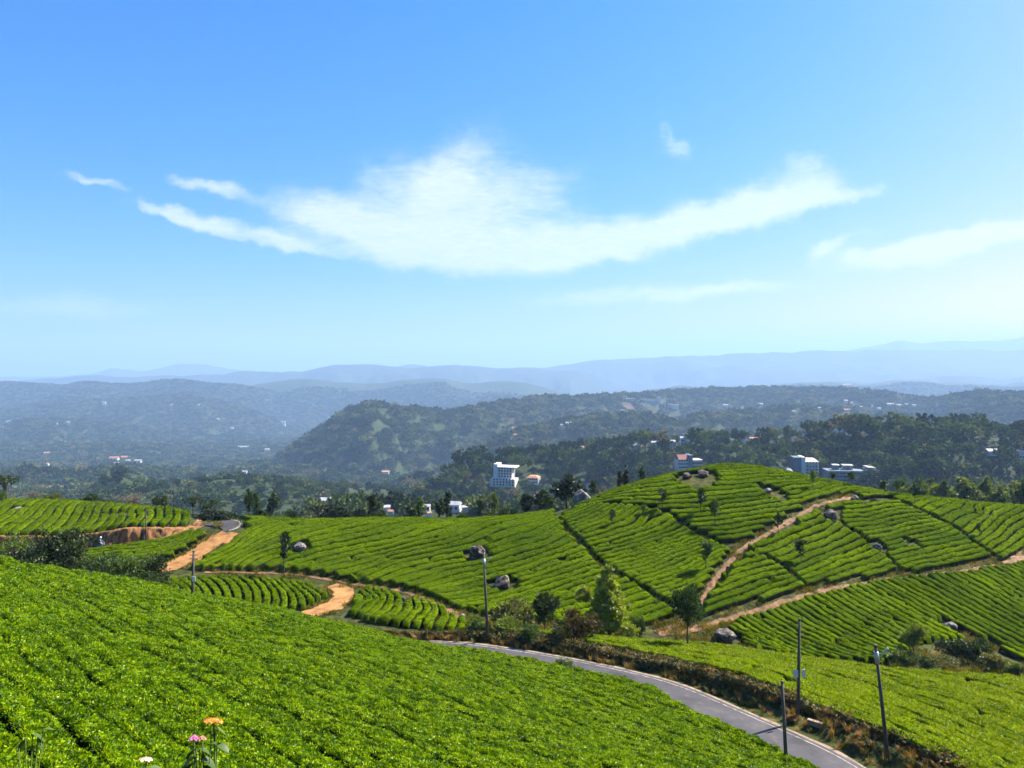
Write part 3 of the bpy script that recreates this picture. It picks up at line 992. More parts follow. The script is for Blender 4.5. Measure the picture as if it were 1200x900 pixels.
# ------------------------------------------------------------------ tea rows
def contour(Fv, mask, x0, y0, st, level):
    """marching squares -> list of plan polylines"""
    lo = Fv - level
    s = lo > 0
    c = mask[:-1, :-1] & mask[1:, :-1] & mask[:-1, 1:] & mask[1:, 1:]
    k = s[:-1, :-1].astype(int) + s[:-1, 1:] * 2 + s[1:, 1:] * 4 + s[1:, :-1] * 8
    c &= (k > 0) & (k < 15)
    pts, adj = {}, {}

    def edge(i, j, h):
        key = (i, j, h)
        if key not in pts:
            a = lo[i, j]
            b = lo[i, j + 1] if h else lo[i + 1, j]
            t = a / (a - b)
            pts[key] = (x0 + (j + (t if h else 0)) * st, y0 + (i + (0 if h else t)) * st)
        return key
    TB = {1: 'LB', 2: 'BR', 3: 'LR', 4: 'RT', 5: 'LBRT', 6: 'BT', 7: 'LT', 8: 'LT', 9: 'BT', 10: 'LTBR', 11: 'RT', 12: 'LR', 13: 'BR', 14: 'LB'}
    for i, j in zip(*np.nonzero(c)):
        E = {'B': (i, j, 1), 'T': (i + 1, j, 1), 'L': (i, j, 0), 'R': (i, j + 1, 0)}
        cs = TB[int(k[i, j])]
        for q in range(0, len(cs), 2):
            a, b = edge(*E[cs[q]]), edge(*E[cs[q + 1]])
            adj.setdefault(a, []).append(b)
            adj.setdefault(b, []).append(a)
    out, seen = [], set()
    for start in sorted(adj, key=lambda q: len(adj[q])):
        if start in seen:
            continue
        ln = [start]
        seen.add(start)
        cur = start
        while True:
            nx = [q for q in adj[cur] if q not in seen]
            if not nx:
                break
            cur = nx[0]
            seen.add(cur)
            ln.append(cur)
        if len(ln) > 3:
            out.append(np.array([pts[q] for q in ln]))
    return out


PROF = np.array([(-.90, -.05), (-.97, .35), (-1.0, .72), (-.96, .93), (-.72, .985), (-.30, 1.0), (.30, 1.0), (.72, .985), (.96, .93), (1.0, .72), (.97, .35), (.90, -.05)])


def row_mesh(name, L, sp, gap, h, step, seed, mat, lump=.10, notch=.35, wood=None):
    """a clipped hedge swept along the plan line L"""
    rng = rng_for(seed)
    L = np.vstack([L[0] + (L[0] - L[1]) / (np.linalg.norm(L[0] - L[1]) + 1e-9) * .25, L, L[-1] + (L[-1] - L[-2]) / (np.linalg.norm(L[-1] - L[-2]) + 1e-9) * .25])
    L = resample(L, step)
    # soften the marching-squares facets
    for _ in range(3):
        L[1:-1] = .25 * L[:-2] + .5 * L[1:-1] + .25 * L[2:]
    n = len(L)
    t = np.gradient(L[:, :2], axis=0)
    t /= np.linalg.norm(t, axis=1)[:, None] + 1e-9
    nr = np.stack([-t[:, 1], t[:, 0]], 1)
    a = np.arange(n) * step
    half = np.clip(sp(L[:, 0], L[:, 1]) * .5, 0.45, 2.2) - gap * .5
    bi = np.floor((a + .3 * fbm(a / 2, a * 0 + seed, 2, 13)) / 1.15).astype(np.int64)
    half = half * (1 + .10 * fbm(a / 1.1, a * 0 + seed, 3, 11)) * (.93 + .14 * _h2(bi, bi * 0 + seed, 21))
    L[:, :2] += nr * ((_h2(bi, bi * 0 + seed, 22) - .5) * .09)[:, None]
    hh = h * (1 + .10 * fbm(a / 1.6, a * 0 + seed, 3, 12)) * (.95 + .11 * _h2(bi, bi * 0 + seed, 23))
    # bushes of about a metre: shallow dips where one meets the next, and here and there a gap
    ph = rng.uniform(0, 9)
    dip = np.abs(np.sin((a + .25 * fbm(a / 2, a * 0 + seed, 2, 13)) * math.pi / 1.15 + ph))
    hh *= 1 - .10 * (1 - dip) ** 4
    half *= 1 - .07 * (1 - dip) ** 3
    if notch:
        gapn = vnoise(a / 1.0, a * 0 + seed * 1.7, 14)
        hh *= 1 - .75 * sstep(.91, .97, gapn) * notch / .35
    endt = np.minimum(np.arange(n), np.arange(n)[::-1]) * step
    half *= .72 + .28 * sstep(0, .4, endt)
    hh *= .12 + .88 * sstep(0, .16, endt)
    K = len(PROF)
    px, pz = PROF[:, 0], PROF[:, 1]
    X = L[:, 0][:, None] + nr[:, 0][:, None] * half[:, None] * px[None]
    Y = L[:, 1][:, None] + nr[:, 1][:, None] * half[:, None] * px[None]
    Z = ground(X, Y) + hh[:, None] * pz[None]
    b = fbm(X / .45, Y / .45 + Z * .7, 3, 15, .6) * lump
    X = X + nr[:, 0][:, None] * b * px[None] * .8
    Y = Y + nr[:, 1][:, None] * b * px[None] * .8
    Z = Z + b * np.clip(pz, 0, 1)[None]
    V = np.stack([X, Y, Z], 2).reshape(-1, 3)
    i, j = np.meshgrid(np.arange(n - 1), np.arange(K - 1), indexing='ij')
    fa = np.stack([i * K + j, (i + 1) * K + j, (i + 1) * K + j + 1, i * K + j + 1], 2).reshape(-1, 4)
    # orientation: make faces look up/out
    me = mesh_np(name, V, fa, [mat, wood or mat])
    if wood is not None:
        side = np.where((PROF[:-1, 1] + PROF[1:, 1]) * .5 < .72, 1, 0)  # lower sides get the stem colour with row shade painted in
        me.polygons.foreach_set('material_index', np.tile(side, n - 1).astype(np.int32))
    return me


def guide_tps(groups, lam=2e-4, lift=TEA_H, dmin=60, dmax=150):
    P, v = [], []
    for val, pts in groups:
        for (u, w) in pts:
            h = hit(u, w, lift, dmin, dmax)
            P.append(h[:2])
            v.append(val)
    return TPS(P, v, lam)


GAPS = [px_line([(655, 610), (675, 630), (707, 661), (750, 685), (782, 706), (795, 714)], TEA_H),
        px_line([(755, 591), (784, 602), (822, 625), (864, 646), (872, 650)], TEA_H),
        px_line([(892, 644), (920, 664), (955, 690)], TEA_H),
        px_line([(978, 607), (1013, 628), (1040, 650), (1062, 670)], TEA_H),
        px_line([(1066, 590), (1085, 600), (1119, 617), (1161, 646), (1172, 656)], TEA_H)]
TRACKS = [(P1, .45), (P2, .6), (JT, 2.2), (GT, 1.8), (DR, .5), (LANE, .95), (bend, 2.2)] + [(g, .10) for g in GAPS]
ROW_COUNT = 0
ROW_GROUPS = {}


def clearance(x, y):
    m = np.ones(np.shape(x), bool)
    for L, w in TRACKS:
        d, _ = line_dist(L, x, y)
        m &= np.abs(d) > w
    return m


ROCKS_CLEAR = []


def tea_field(poly, phi, rows_mat, leaves_ng, label, group, dmin=60, dmax=135, plan=False, spacing=.80, gap=.30, h=TEA_H, step=.30, lump=.10, minlen=2.5, offs=0.0, wob=.12, notch=.35, st=.4, extra=None):
    """poly outlines the field as seen on the ground (or in plan); rows run along phi = integer"""
    global ROW_COUNT
    if plan:
        P = np.asarray(poly, float)
        x0, x1, y0, y1 = P[:, 0].min(), P[:, 0].max(), P[:, 1].min(), P[:, 1].max()
    else:
        us = np.array([p[0] for p in poly], float)
        x0, x1 = (us.min() - CU) / F_PX * (dmax if us.min() < CU else dmin), (us.max() - CU) / F_PX * (dmax if us.max() > CU else dmin)
        y0, y1 = dmin, dmax
    xs, ys = np.arange(x0, x1 + st, st), np.arange(y0, y1 + st, st)
    X, Y = np.meshgrid(xs, ys)
    if plan:
        mask = in_poly(poly, X, Y)
    else:
        u, v = project(X, Y, ground(X, Y) + h * .8)
        mask = in_poly(poly, u, v)
    mask &= clearance(X, Y)
    if extra is not None:
        mask &= extra(X, Y)
    for (rx, ry, rr) in ROCKS_CLEAR:
        mask &= (X - rx) ** 2 + (Y - ry) ** 2 > rr * rr
    if not mask.any():
        return
    Fv = phi(X, Y) / spacing + offs
    Fv = Fv + wob * fbm(X / 5, Y / 5, 3, 33)
    gy, gx = np.gradient(Fv, st)
    gm = np.hypot(gx, gy)

    def sp(x, y):
        j = np.clip(((x - x0) / st).astype(int), 0, X.shape[1] - 1)
        i = np.clip(((y - y0) / st).astype(int), 0, X.shape[0] - 1)
        return 1.0 / np.maximum(gm[i, j], .25)
    lo, hi = int(np.floor(Fv[mask].min())), int(np.ceil(Fv[mask].max()))
    for lev in range(lo, hi + 1):
        for L in contour(Fv, mask, x0, y0, st, lev + .5):
            ln = np.hypot(*(L[1:] - L[:-1]).T).sum()
            if ln < minlen:
                continue
            ROW_COUNT += 1
            me = row_mesh('tea_row', L, sp, gap, h, step, ROW_COUNT, rows_mat, lump, notch, M['tea_wood_shade'])
            o = link('tea_row', me)
            tag(o, label, 'tea row', group)
            if leaves_ng:
                lf = link('leaves', me, o)
                lf['kind'] = 'stuff'
                md = lf.modifiers.new('scatter', 'NODES')
                md.node_group = leaves_ng


sprig_near = proto_obj('sprig_near', sprig_mesh('sprig_near', M['tea_near'], 14, .13, .095, .042, 1))
sprig_front = proto_obj('sprig_front', sprig_mesh('sprig_front', M['tea_front'], 9, .17, .16, .075, 2))
sprig_hill = proto_obj('sprig_hill', sprig_mesh('sprig_hill', M['tea_hill'], 8, .20, .22, .12, 3, lift=.05))
ng_near = scatter_group('leaves_near', sprig_near, 56, .7, 1.35, top_only=True)
ng_front = scatter_group('leaves_front', sprig_front, 22, .7, 1.3, top_only=True)
ng_hill = scatter_group('leaves_hill', sprig_hill, 10, .35, .85, top_only=True)

# boulders stand in the tea: keep their ground free of rows
ROCKS = [  # u, v of the foot, width px, height px, material, label
    (559, 655, 20, 19, 'rock', 'tall dark boulder with pale top in the tea beside the lamp pole top'),
    (588, 690, 28, 17, 'rock', 'broad dark boulder low in the tea behind the lamp pole'),
    (349, 645, 20, 11, 'rock_pale', 'pale boulder beside the young tree in the shaded tea field'),
    (975, 609, 18, 15, 'rock', 'dark rounded boulder beside the climbing path near the hilltop'),
    (853, 752, 30, 15, 'rock', 'grey boulder at the foot of the hill by the path junction'),
    (806, 560, 14, 7, 'rock', 'dark boulder in the bare patch left of the hill summit'),
    (826, 557, 18, 8, 'rock', 'widest dark rock in the bare patch near the summit'),
    (901, 577, 12, 5, 'rock_pale', 'small pale rock on the upper slope below the white hotel'),
    (1003, 586, 12, 6, 'rock', 'dark flat rock at the top end of the climbing path'),
    (1030, 644, 12, 7, 'rock_pale', 'grey rock in the gap between tea blocks on the right slope'),
    (1067, 606, 8, 4, 'rock_pale', 'small pale rock near the dark lone tree on the right crest'),
    (1041, 619, 6, 4, 'rock_pale', 'tiny pale rock among rows on the right slope'),
    (1116, 737, 18, 9, 'rock_pale', 'slanting pale rock slab in the coarse tea on the lower right'),
    (20, 598, 12, 4, 'rock_pale', 'flat pale rock in the terrace tea above the orange bank'),
    (474, 705, 10, 5, 'rock', 'small dark rock at the crest of the bright curved bench'),
    (620, 687, 8, 4, 'rock_pale', 'small pale stone beside the broad dark boulder'),
    (541, 724, 10, 5, 'rock_pale', 'pale stone beside the stony drain above the roadside hedge'),
]
ROCK_POS = []
for r in ROCKS:
    h0 = hit(r[0], r[1], .25, 60, 140)
    ROCK_POS.append(h0)
    if r[2] > 9:
        ROCKS_CLEAR.append((h0[0], h0[1] + .6, r[2] * h0[1] / F_PX * .55 + .25))
for (u, v, rr) in [(140, 598, 2.0), (816, 557, 3.2), (910, 577, 1.6), (1068, 634, .9)]:
    p = hit(u, v, TEA_H, 60, 140)
    ROCKS_CLEAR.append((p[0], p[1], rr))

# near slope: rows follow the contour of the slope
road_near = offset_line(ROAD, -(ROAD_W / 2 + .25))
rn = [(p[0], p[1]) for p in road_near if 20 < p[1] < 64 and p[0] > -4]
FG_POLY = [(-6, 7.5), (-30, 10), (-52, 34), (-47, 50), (-36, 50.5), (-30.5, 49), (-25.3, 56.5), (-20, 60), (-12.5, 61.8), (-7, 63.2)] + rn + [(18, 18), (8, 8)]
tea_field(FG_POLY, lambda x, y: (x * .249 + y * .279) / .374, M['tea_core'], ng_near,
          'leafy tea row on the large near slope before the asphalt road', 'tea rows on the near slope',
          plan=True, spacing=1.42, gap=.19, step=.3, lump=.15, wob=.32, notch=.6)

tea_field([(560, 739), (617, 739), (704, 755), (792, 774), (847, 787), (894, 808), (937, 825), (996, 848), (1054, 866), (1112, 892), (1180, 930), (1300, 960), (1330, 800), (1200, 793),
           (1050, 784), (950, 772), (850, 757), (780, 751), (700, 744), (620, 737)],
          lambda x, y: line_dist(LINE, x, y)[0], M['tea_front_core'], ng_front,
          'bright lime green tea row in the field just beyond the roadside hedge', 'tea rows behind the roadside hedge',
          dmin=40, dmax=76, spacing=1.55, gap=.16, step=.35, lump=.16, wob=.35, notch=.5)

phi1 = guide_tps([(-7, [(270, 642), (295, 623), (313, 615)]), (-3, [(275, 665), (290, 653), (327, 642)]),
                  (0, [(400, 647), (450, 638), (493, 625), (507, 619)]), (1, [(400, 654), (450, 644), (517, 629), (542, 619)]), (2, [(400, 662), (442, 652), (483, 642), (540, 628), (560, 617)]),
                  (3, [(427, 665), (467, 652), (517, 641), (580, 620)]), (4, [(425, 675), (458, 662), (503, 652), (550, 643), (580, 634), (617, 623), (648, 609)]),
                  (5, [(445, 677), (475, 667), (550, 652), (593, 637), (630, 629), (663, 612)]), (6, [(462, 680), (490, 672), (558, 658), (618, 641), (660, 623)]),
                  (7, [(502, 680), (533, 670), (567, 664), (633, 647), (677, 628)]), (9, [(612, 670), (643, 658), (687, 644)]), (11, [(623, 681), (660, 670), (702, 657)]),
                  (13, [(643, 691), (683, 678), (712, 668)]), (15, [(650, 704), (683, 694), (740, 678)])], 3e-3)
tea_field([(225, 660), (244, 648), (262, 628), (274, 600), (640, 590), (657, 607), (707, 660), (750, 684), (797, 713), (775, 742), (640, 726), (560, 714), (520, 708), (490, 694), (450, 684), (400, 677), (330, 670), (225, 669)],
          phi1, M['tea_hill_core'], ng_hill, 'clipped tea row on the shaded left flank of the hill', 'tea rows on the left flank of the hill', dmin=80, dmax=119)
phi2 = guide_tps([(1, [(720, 614), (740, 605)]), (2, [(720, 622), (745, 615), (757, 602)]), (3, [(720, 630), (760, 618), (782, 607)]), (4, [(720, 637), (770, 622), (793, 610)]),
                  (6, [(720, 649), (778, 632), (813, 619)]), (8, [(720, 661), (770, 646), (820, 629)]), (10, [(725, 672), (787, 651), (835, 632)]), (12, [(753, 678), (803, 662), (853, 640)]),
                  (14, [(785, 683), (820, 667), (858, 648)])], 3e-3)
tea_field([(655, 606), (662, 596), (700, 589), (755, 590), (784, 601), (822, 625), (868, 648), (842, 690), (820, 714), (797, 744), (778, 738), (792, 711), (750, 684), (707, 660)],
          phi2, M['tea_hill_core'], ng_hill, 'clipped tea row on the middle of the hill left of the climbing path', 'tea rows left of the climbing path', dmin=80, dmax=120)
phi3 = guide_tps([(0, [(860, 583), (927, 572), (700, 592)]), (1, [(860, 590), (902, 584), (938, 580), (977, 567)]), (2, [(860, 597), (910, 591), (943, 583), (987, 570)]),
                  (3, [(860, 604), (902, 598), (960, 585)]), (5, [(860, 620), (910, 612), (825, 623)]), (7, [(860, 635), (893, 628)]), (-2, [(770, 577), (860, 570), (940, 562)]), (-4, [(800, 560), (860, 556), (950, 556)])], 4e-3, dmax=130)
tea_field([(668, 596), (690, 575), (750, 548), (800, 535), (860, 525), (960, 540), (1060, 570), (1050, 583), (1005, 582), (960, 590), (910, 616), (868, 645), (822, 624), (784, 600), (755, 590), (700, 590)],
          phi3, M['tea_hill_core'], ng_hill, 'clipped tea row wrapped round the rounded top of the hill', 'tea rows round the hilltop', dmin=95, dmax=131)
phi4 = guide_tps([(1, [(893, 641), (940, 622), (967, 612)]), (2, [(910, 648), (967, 623), (985, 612)]), (3, [(917, 656), (953, 640), (1000, 620)]), (4, [(928, 663), (968, 647), (1015, 628)]),
                  (6, [(940, 675), (985, 657), (1027, 643)]), (8, [(960, 685), (1002, 672), (1040, 660)]), (4.5, [(850, 690), (880, 678)]), (7, [(850, 715), (890, 702)])], 3e-3)
tea_field([(862, 650), (890, 630), (912, 616), (962, 590), (992, 582), (984, 611), (1013, 629), (1066, 672), (1000, 690), (905, 713), (850, 730), (810, 738), (832, 690)],
          phi4, M['tea_hill_core'], ng_hill, 'clipped tea row between the climbing path and the foot path', 'tea rows between the two paths', dmin=80, dmax=120)
phi5 = guide_tps([(0, [(1020, 610), (1077, 600)]), (2, [(1020, 623), (1100, 608)]), (5, [(1045, 639), (1118, 620)]), (6, [(1043, 647), (1078, 638), (1127, 627)]), (7, [(1047, 655), (1087, 646), (1135, 634)]),
                  (9, [(1062, 667), (1103, 657), (1145, 648)]), (-2, [(1000, 598), (1050, 590)])], 3e-3)
tea_field([(985, 586), (1048, 584), (1085, 600), (1119, 618), (1176, 662), (1062, 678), (1058, 668), (1014, 629), (983, 611)],
          phi5, M['tea_hill_core'], ng_hill, 'clipped tea row on the right slope between the two long gaps', 'tea rows on the right slope', dmin=85, dmax=122)
phi6 = guide_tps([(1, [(1103, 607), (1122, 597)]), (2, [(1122, 615), (1148, 602), (1146, 594)]), (3, [(1133, 623), (1153, 607), (1160, 597)]), (4, [(1145, 628), (1167, 608), (1178, 600)]),
                  (5, [(1153, 632), (1173, 617), (1188, 605)]), (6, [(1163, 636), (1185, 620), (1202, 610)]), (7, [(1175, 643), (1198, 627)]), (8, [(1183, 649), (1203, 637)]), (-1, [(1075, 593), (1090, 586)])], 3e-3)
tea_field([(1046, 582), (1066, 568), (1215, 575), (1290, 585), (1290, 640), (1182, 660), (1160, 647), (1121, 618), (1087, 600)],
          phi6, M['tea_hill_core'], ng_hill, 'sunlit tea row on the far right shoulder of the hill', 'tea rows on the right shoulder', dmin=95, dmax=134)
phiE = guide_tps([(0, [(900, 724), (980, 762)]), (7, [(960, 702), (1060, 757)]), (14, [(1030, 692), (1140, 752)]), (21, [(1100, 682), (1200, 737)]), (27, [(1160, 672), (1220, 707)])], 2e-3)
tea_field([(845, 738), (868, 718), (905, 707), (945, 695), (982, 685), (1040, 675), (1100, 668), (1150, 661), (1185, 655), (1290, 640), (1290, 778), (1190, 772), (1160, 746), (1075, 750), (1044, 774), (950, 769), (880, 758)],
          phiE, M['tea_hill_core'], ng_hill, 'coarse diagonal tea row on the lower slope right of the boulder', 'diagonal tea rows on the lower right slope', dmin=75, dmax=108, gap=.26, lump=.14, notch=.6, spacing=.85)
phiF = guide_tps([(-6, [(230, 680), (243, 695), (245, 712)]), (0, [(318, 682), (327, 693), (327, 713)]), (4.5, [(362, 683), (378, 692)])], 2e-3)
tea_field([(186, 682), (200, 676), (250, 674), (330, 677), (375, 684), (388, 693), (366, 703), (345, 718), (330, 724), (250, 716), (186, 704)],
          phiF, M['tea_hill_core'], ng_hill, 'rounded tea row on the left bench before the sandy bend', 'tea rows on the left bench', dmin=78, dmax=97, lump=.14)
phiH = guide_tps([(0, [(420, 684), (426, 697), (415, 706)]), (1, [(428, 688), (440, 700), (425, 713)]), (2, [(442, 690), (449, 699), (430, 720)]), (3, [(455, 693), (459, 703), (440, 722)]),
                  (4, [(473, 697), (474, 708), (462, 722)]), (5.2, [(487, 700), (486, 717)]), (6.4, [(500, 699), (506, 709), (498, 720)]), (8, [(515, 704), (526, 717), (523, 730)]), (9.6, [(535, 714), (546, 724)])], 2e-3)
tea_field([(410, 683), (440, 686), (480, 695), (515, 706), (545, 720), (566, 736), (545, 739), (480, 730), (430, 724), (408, 716), (416, 700)],
          phiH, M['tea_hill_core'], ng_hill, 'curved tea row on the bright bench right of the sandy bend', 'tea rows on the bench right of the bend', dmin=72, dmax=95, lump=.14)
phiL = guide_tps([(0, [(10, 612), (25, 604), (35, 593)]), (3, [(52, 618), (66, 606), (74, 594)]), (6, [(95, 618), (110, 608), (114, 597)]), (9, [(140, 616), (150, 608), (150, 599)]), (12, [(185, 611), (192, 606), (192, 601)])], 2e-3, dmin=111)
tea_field([(-80, 570), (0, 572), (100, 578), (228, 595), (233, 606), (225, 612), (180, 619), (100, 628), (-80, 630)],
          phiL, M['tea_hill_core'], ng_hill, 'tea row on the terrace above the orange earth bank', 'tea rows on the left terrace', dmin=110.8, dmax=136, gap=.36, lump=.14, spacing=.8, notch=1.0, extra=lambda x, y: line_dist(STEP_LINE, x, y)[0] > 1.25)
GM = px_line([(60, 664), (100, 655), (173, 641), (235, 628)], TEA_H, dmin=90)
tea_field([(30, 660), (60, 648), (100, 640), (180, 628), (238, 617), (246, 626), (234, 642), (200, 654), (180, 660), (150, 664), (60, 674), (30, 674)],
          lambda x, y: line_dist(LANE, x, y)[0] - .2, M['tea_hill_core'], ng_hill, 'long tea row in the strip below the orange earth bank', 'tea rows in the strip below the bank', dmin=92, dmax=114, spacing=1.7, h=.9, extra=lambda x, y: line_dist(STEP_LINE, x, y)[0] < 0)
print('tea rows', ROW_COUNT)


# ------------------------------------------------------------------ earth bank, hedge, verge
o = ribbon('earth_bank', offset_line(np.c_[STEP_LINE, np.zeros(len(STEP_LINE))], .42)[:, :2][4:40], 1.75, M['cut'], lift=.12, step=.25, cross=.12, rag=.12, jag=.45)
tag(o, 'orange cut earth bank under the left tea terrace', 'earth bank', kind='structure')

sprig_hedge = proto_obj('sprig_hedge', sprig_mesh('sprig_hedge', M['hedge_dry'], 10, .22, .24, .09, 4, lift=.1))
ng_hedge = scatter_group('leaves_hedge', sprig_hedge, 16, .6, 1.3)
HX = offset_line(LINE, 1.0)
hl = []
for a, p in zip(offset_line(LINE, 1.0), LINE):
    w = np.interp(p[0], [-22, -5, 6, 14, 18, 26], [1.5, 1.7, 1.9, 2.2, 3.3, 3.8])
    t = a - p
    q = p + t * w
    if -27 < p[0] < 29 and p[1] > 22:
        hl.append((q[0], q[1]))
hl = np.array(hl)
me = row_mesh('hedge', hl, lambda x, y: np.full(x.shape, 1.35) + .25 * fbm(x / 3, y / 3, 2, 71), .1, .62, .35, 901, M['hedge_dry'], .30, .6)
o = link('hedge', me)
tag(o, 'long dark scruffy hedge with dry stems along the far side of the road', 'hedge')
lf = link('leaves', me, o)
lf['kind'] = 'stuff'
lf.modifiers.new('scatter', 'NODES').node_group = ng_hedge


def points_object(name, P, S, proto, label, cat, parent=None):
    me = bpy.data.meshes.new(name)
    me.vertices.add(len(P))
    me.vertices.foreach_set('co', np.asarray(P, np.float32).ravel())
    at_ = me.attributes.new('size', 'FLOAT_VECTOR', 'POINT')
    S = np.asarray(S, np.float32)
    if S.ndim == 1:
        S = np.repeat(S[:, None], 3, 1)
    at_.data.foreach_set('vector', S.ravel())
    o = link(name, me, parent)
    tag(o, label, cat, kind='stuff')
    o.modifiers.new('scatter', 'NODES').node_group = scatter_group(name, proto, 0, 1, 1, points=True)
    return o


def tuft_mesh(name, mat, n, h, r, seed):
    rng = rng_for(seed)
    V, Fq = [], []
    for i in range(n):
        a = rng.uniform(0, 6.28)
        b = r * rng.uniform(0, 1)
        c = np.array([b * math.cos(a), b * math.sin(a), 0])
        lean = np.array([math.cos(a), math.sin(a), 0]) * rng.uniform(.1, .7) * h
        s = np.array([-math.sin(a + rng.normal(0, .8)), math.cos(a), 0]) * .018 * rng.uniform(.6, 1.5)
        hh = h * rng.uniform(.5, 1.1)
        k = len(V)
        m_ = c + lean * .35 + [0, 0, hh * .65]
        t_ = c + lean + [0, 0, hh]
        V += [c - s, c + s, m_ + s * .8, m_ - s * .8, t_ + s * .15, t_ - s * .15]
        Fq += [(k, k + 1, k + 2, k + 3), (k + 3, k + 2, k + 4, k + 5)]
    return mesh_np(name, np.array(V), np.array(Fq), [mat], False)


tuft = proto_obj('tuft', tuft_mesh('tuft', M['grass_dry'], 22, .42, .14, 5))
rng = rng_for(77)
P, S = [], []
for a, p in zip(resample(offset_line(LINE, 1.0), .16), resample(LINE, .16)):
    if not (-14 < p[0] < 30 and p[1] > 20):
        continue
    w = np.interp(p[0], [-22, -5, 6, 14, 18, 26], [1.2, 1.4, 1.6, 2.0, 3.2, 3.6])
    for _ in range(3):
        f = .45 + (w - .45) * rng.uniform(0, 1) ** .7
        if rng.uniform() < .55 + .45 * (f / w) and vnoise(p[0] / 1.2 + f, p[1] / 1.2, 88) > .30:
            q = p + (a - p) * f
            P.append((q[0] + rng.normal(0, .1), q[1] + rng.normal(0, .1), 0))
            S.append(rng.uniform(.6, 1.5) * (.6 + .5 * f / w))
P = np.array(P)
P[:, 2] = ground(P[:, 0], P[:, 1]) + .02
points_object('verge_grass', P, S, tuft, 'dry brown grass on the verge between road and hedge', 'grass')

M['weed'] = leaf_mat('weed_blade', [(.25, (.035, .055, .004)), (.5, (.085, .105, .008)), (.75, (.20, .15, .03))], spec=.05, rough=.6, trans=.3, nscale=.4, fine=2, rnd=.8)
weed = proto_obj('weed', tuft_mesh('weed', M['weed'], 16, .34, .22, 6))
P, S = [], []
for L_, w0, w1 in [(P1, .25, 1.5), (P2, .3, 2.0), (DR, .15, 1.3), (JT, 1.5, 2.9), (GT, 1.2, 2.4), (bend, 1.1, 2.0)] + [(g_, 0, .5) for g_ in GAPS]:
    Lr = resample(L_, .12)
    tt = np.gradient(Lr[:, :2], axis=0)
    tt /= np.linalg.norm(tt, axis=1)[:, None]
    for q, t_ in zip(Lr, tt):
        for sd in (-1, 1):
            if vnoise(q[0] / 1.1, q[1] / 1.1 + sd * 7, 131) < .36:
                continue
            f = w0 + (w1 - w0) * rng.uniform() ** 1.1
            P.append((q[0] - t_[1] * f * sd, q[1] + t_[0] * f * sd, 0))
            S.append(rng.uniform(.5, 1.35))
for _ in range(5200):
    u0_, d0_ = rng.uniform(540, 1270), rng.uniform(70, 86)
    x_ = (u0_ - CU) / F_PX * d0_
    if vnoise(x_ / 2.2, d0_ / 2.2, 140) > .38:
        P.append((x_, d0_, 0))
        S.append(rng.uniform(.7, 1.9))
P = np.array(P)
P[:, 2] = ground(P[:, 0], P[:, 1]) + .02
points_object('weeds', P, S, weed, 'yellow green weeds along the earth paths and gaps on the hill', 'weeds')

# ------------------------------------------------------------------ boulders
import bmesh


def rock_mesh(name, seed, mat, sub=3, rough=.35):
    bm = bmesh.new()
    bmesh.ops.create_icosphere(bm, subdivisions=sub, radius=1)
    rng = rng_for(seed)
    planes = rng.normal(0, 1, (9, 3))
    planes /= np.linalg.norm(planes, axis=1)[:, None]
    cut = rng.uniform(.55, .9, 9)
    for v in bm.verts:
        c = np.array(v.co)
        for n_, k in zip(planes, cut):
            q = c @ n_
            if q > k:
                c = c - n_ * (q - k) * .85
        c = c * (1 + rough * .9 * float(fbm(np.array([c[0] * 1.7 + seed]), np.array([c[1] * 1.7 + c[2] * 2.1]), 4, 91)[0]))
        v.co = c
    me = bpy.data.meshes.new(name)
    bm.to_mesh(me)
    bm.free()
    me.materials.append(mat)
    me.polygons.foreach_set('use_smooth', np.full(len(me.polygons), False))
    return me


for i, (r, p) in enumerate(zip(ROCKS, ROCK_POS)):
    k = p[1] / F_PX
    w, h = r[2] * k * .86, r[3] * k * .86
    o = link('boulder', rock_mesh('boulder', 200 + i, M[r[4]]), loc=(p[0], p[1] + w * .3, p[2] + .25 + h * .30), rz=i * 1.3, scale=(w * .56, w * .45, h * .72))
    tag(o, r[5], 'boulder')
# the big smooth rock face beside the dark trees on the crest
p = np.array([*at(683, 0, 116)[:2], 0])
p[2] = float(ground(p[:1], p[1:2])[0])
o = link('rock_face', rock_mesh('rock_face', 260, M['rock_pale'], 3, .2), loc=(p[0], p[1] + 1, p[2] + 1.0), rz=.4, scale=(1.5, 1.0, 1.5))
o.rotation_euler = (0, math.radians(-38), .3)
tag(o, 'smooth grey slanting rock face beside the dark trees on the crest', 'rock')


# ------------------------------------------------------------------ trees
def crown(name, mat, lobes, n_leaf, leaf, seed, clumps=60, sig=.28, shell=.55, aspect=.55):
    rng = rng_for(seed)
    Lb = np.array(lobes, float)
    wgt = (Lb[:, 3] * Lb[:, 5]) ** 1.0
    wgt /= wgt.sum()
    li = rng.choice(len(Lb), clumps, p=wgt)
    d = rng.normal(0, 1, (clumps, 3))
    d[:, 2] += .15
    d /= np.linalg.norm(d, axis=1)[:, None]
    rad = shell + (1 - shell) * rng.uniform(0, 1, clumps) ** .6
    C = Lb[li, :3] + d * rad[:, None] * Lb[li, 3:6]
    R = np.minimum(Lb[li, 3], Lb[li, 5])
    ci = rng.integers(0, clumps, n_leaf)
    o_ = rng.normal(0, 1, (n_leaf, 3))
    P = C[ci] + o_ * (sig * R[ci])[:, None] * np.array([1, 1, .75])
    Nn = d[ci] * .7 + o_ * .35
    V, Fq = leaf_quads(rng, P, Nn, leaf, leaf * aspect, .1)
    V[:, 2] = np.maximum(V[:, 2], .03)
    return mesh_np(name, V, Fq, [mat], False), C


def limbs(name, mat, stems, n=7):
    mb = MB()
    for pts, rads in stems:
        mb.tube(pts, rads, n)
    return mb.mesh(name, mat, True)


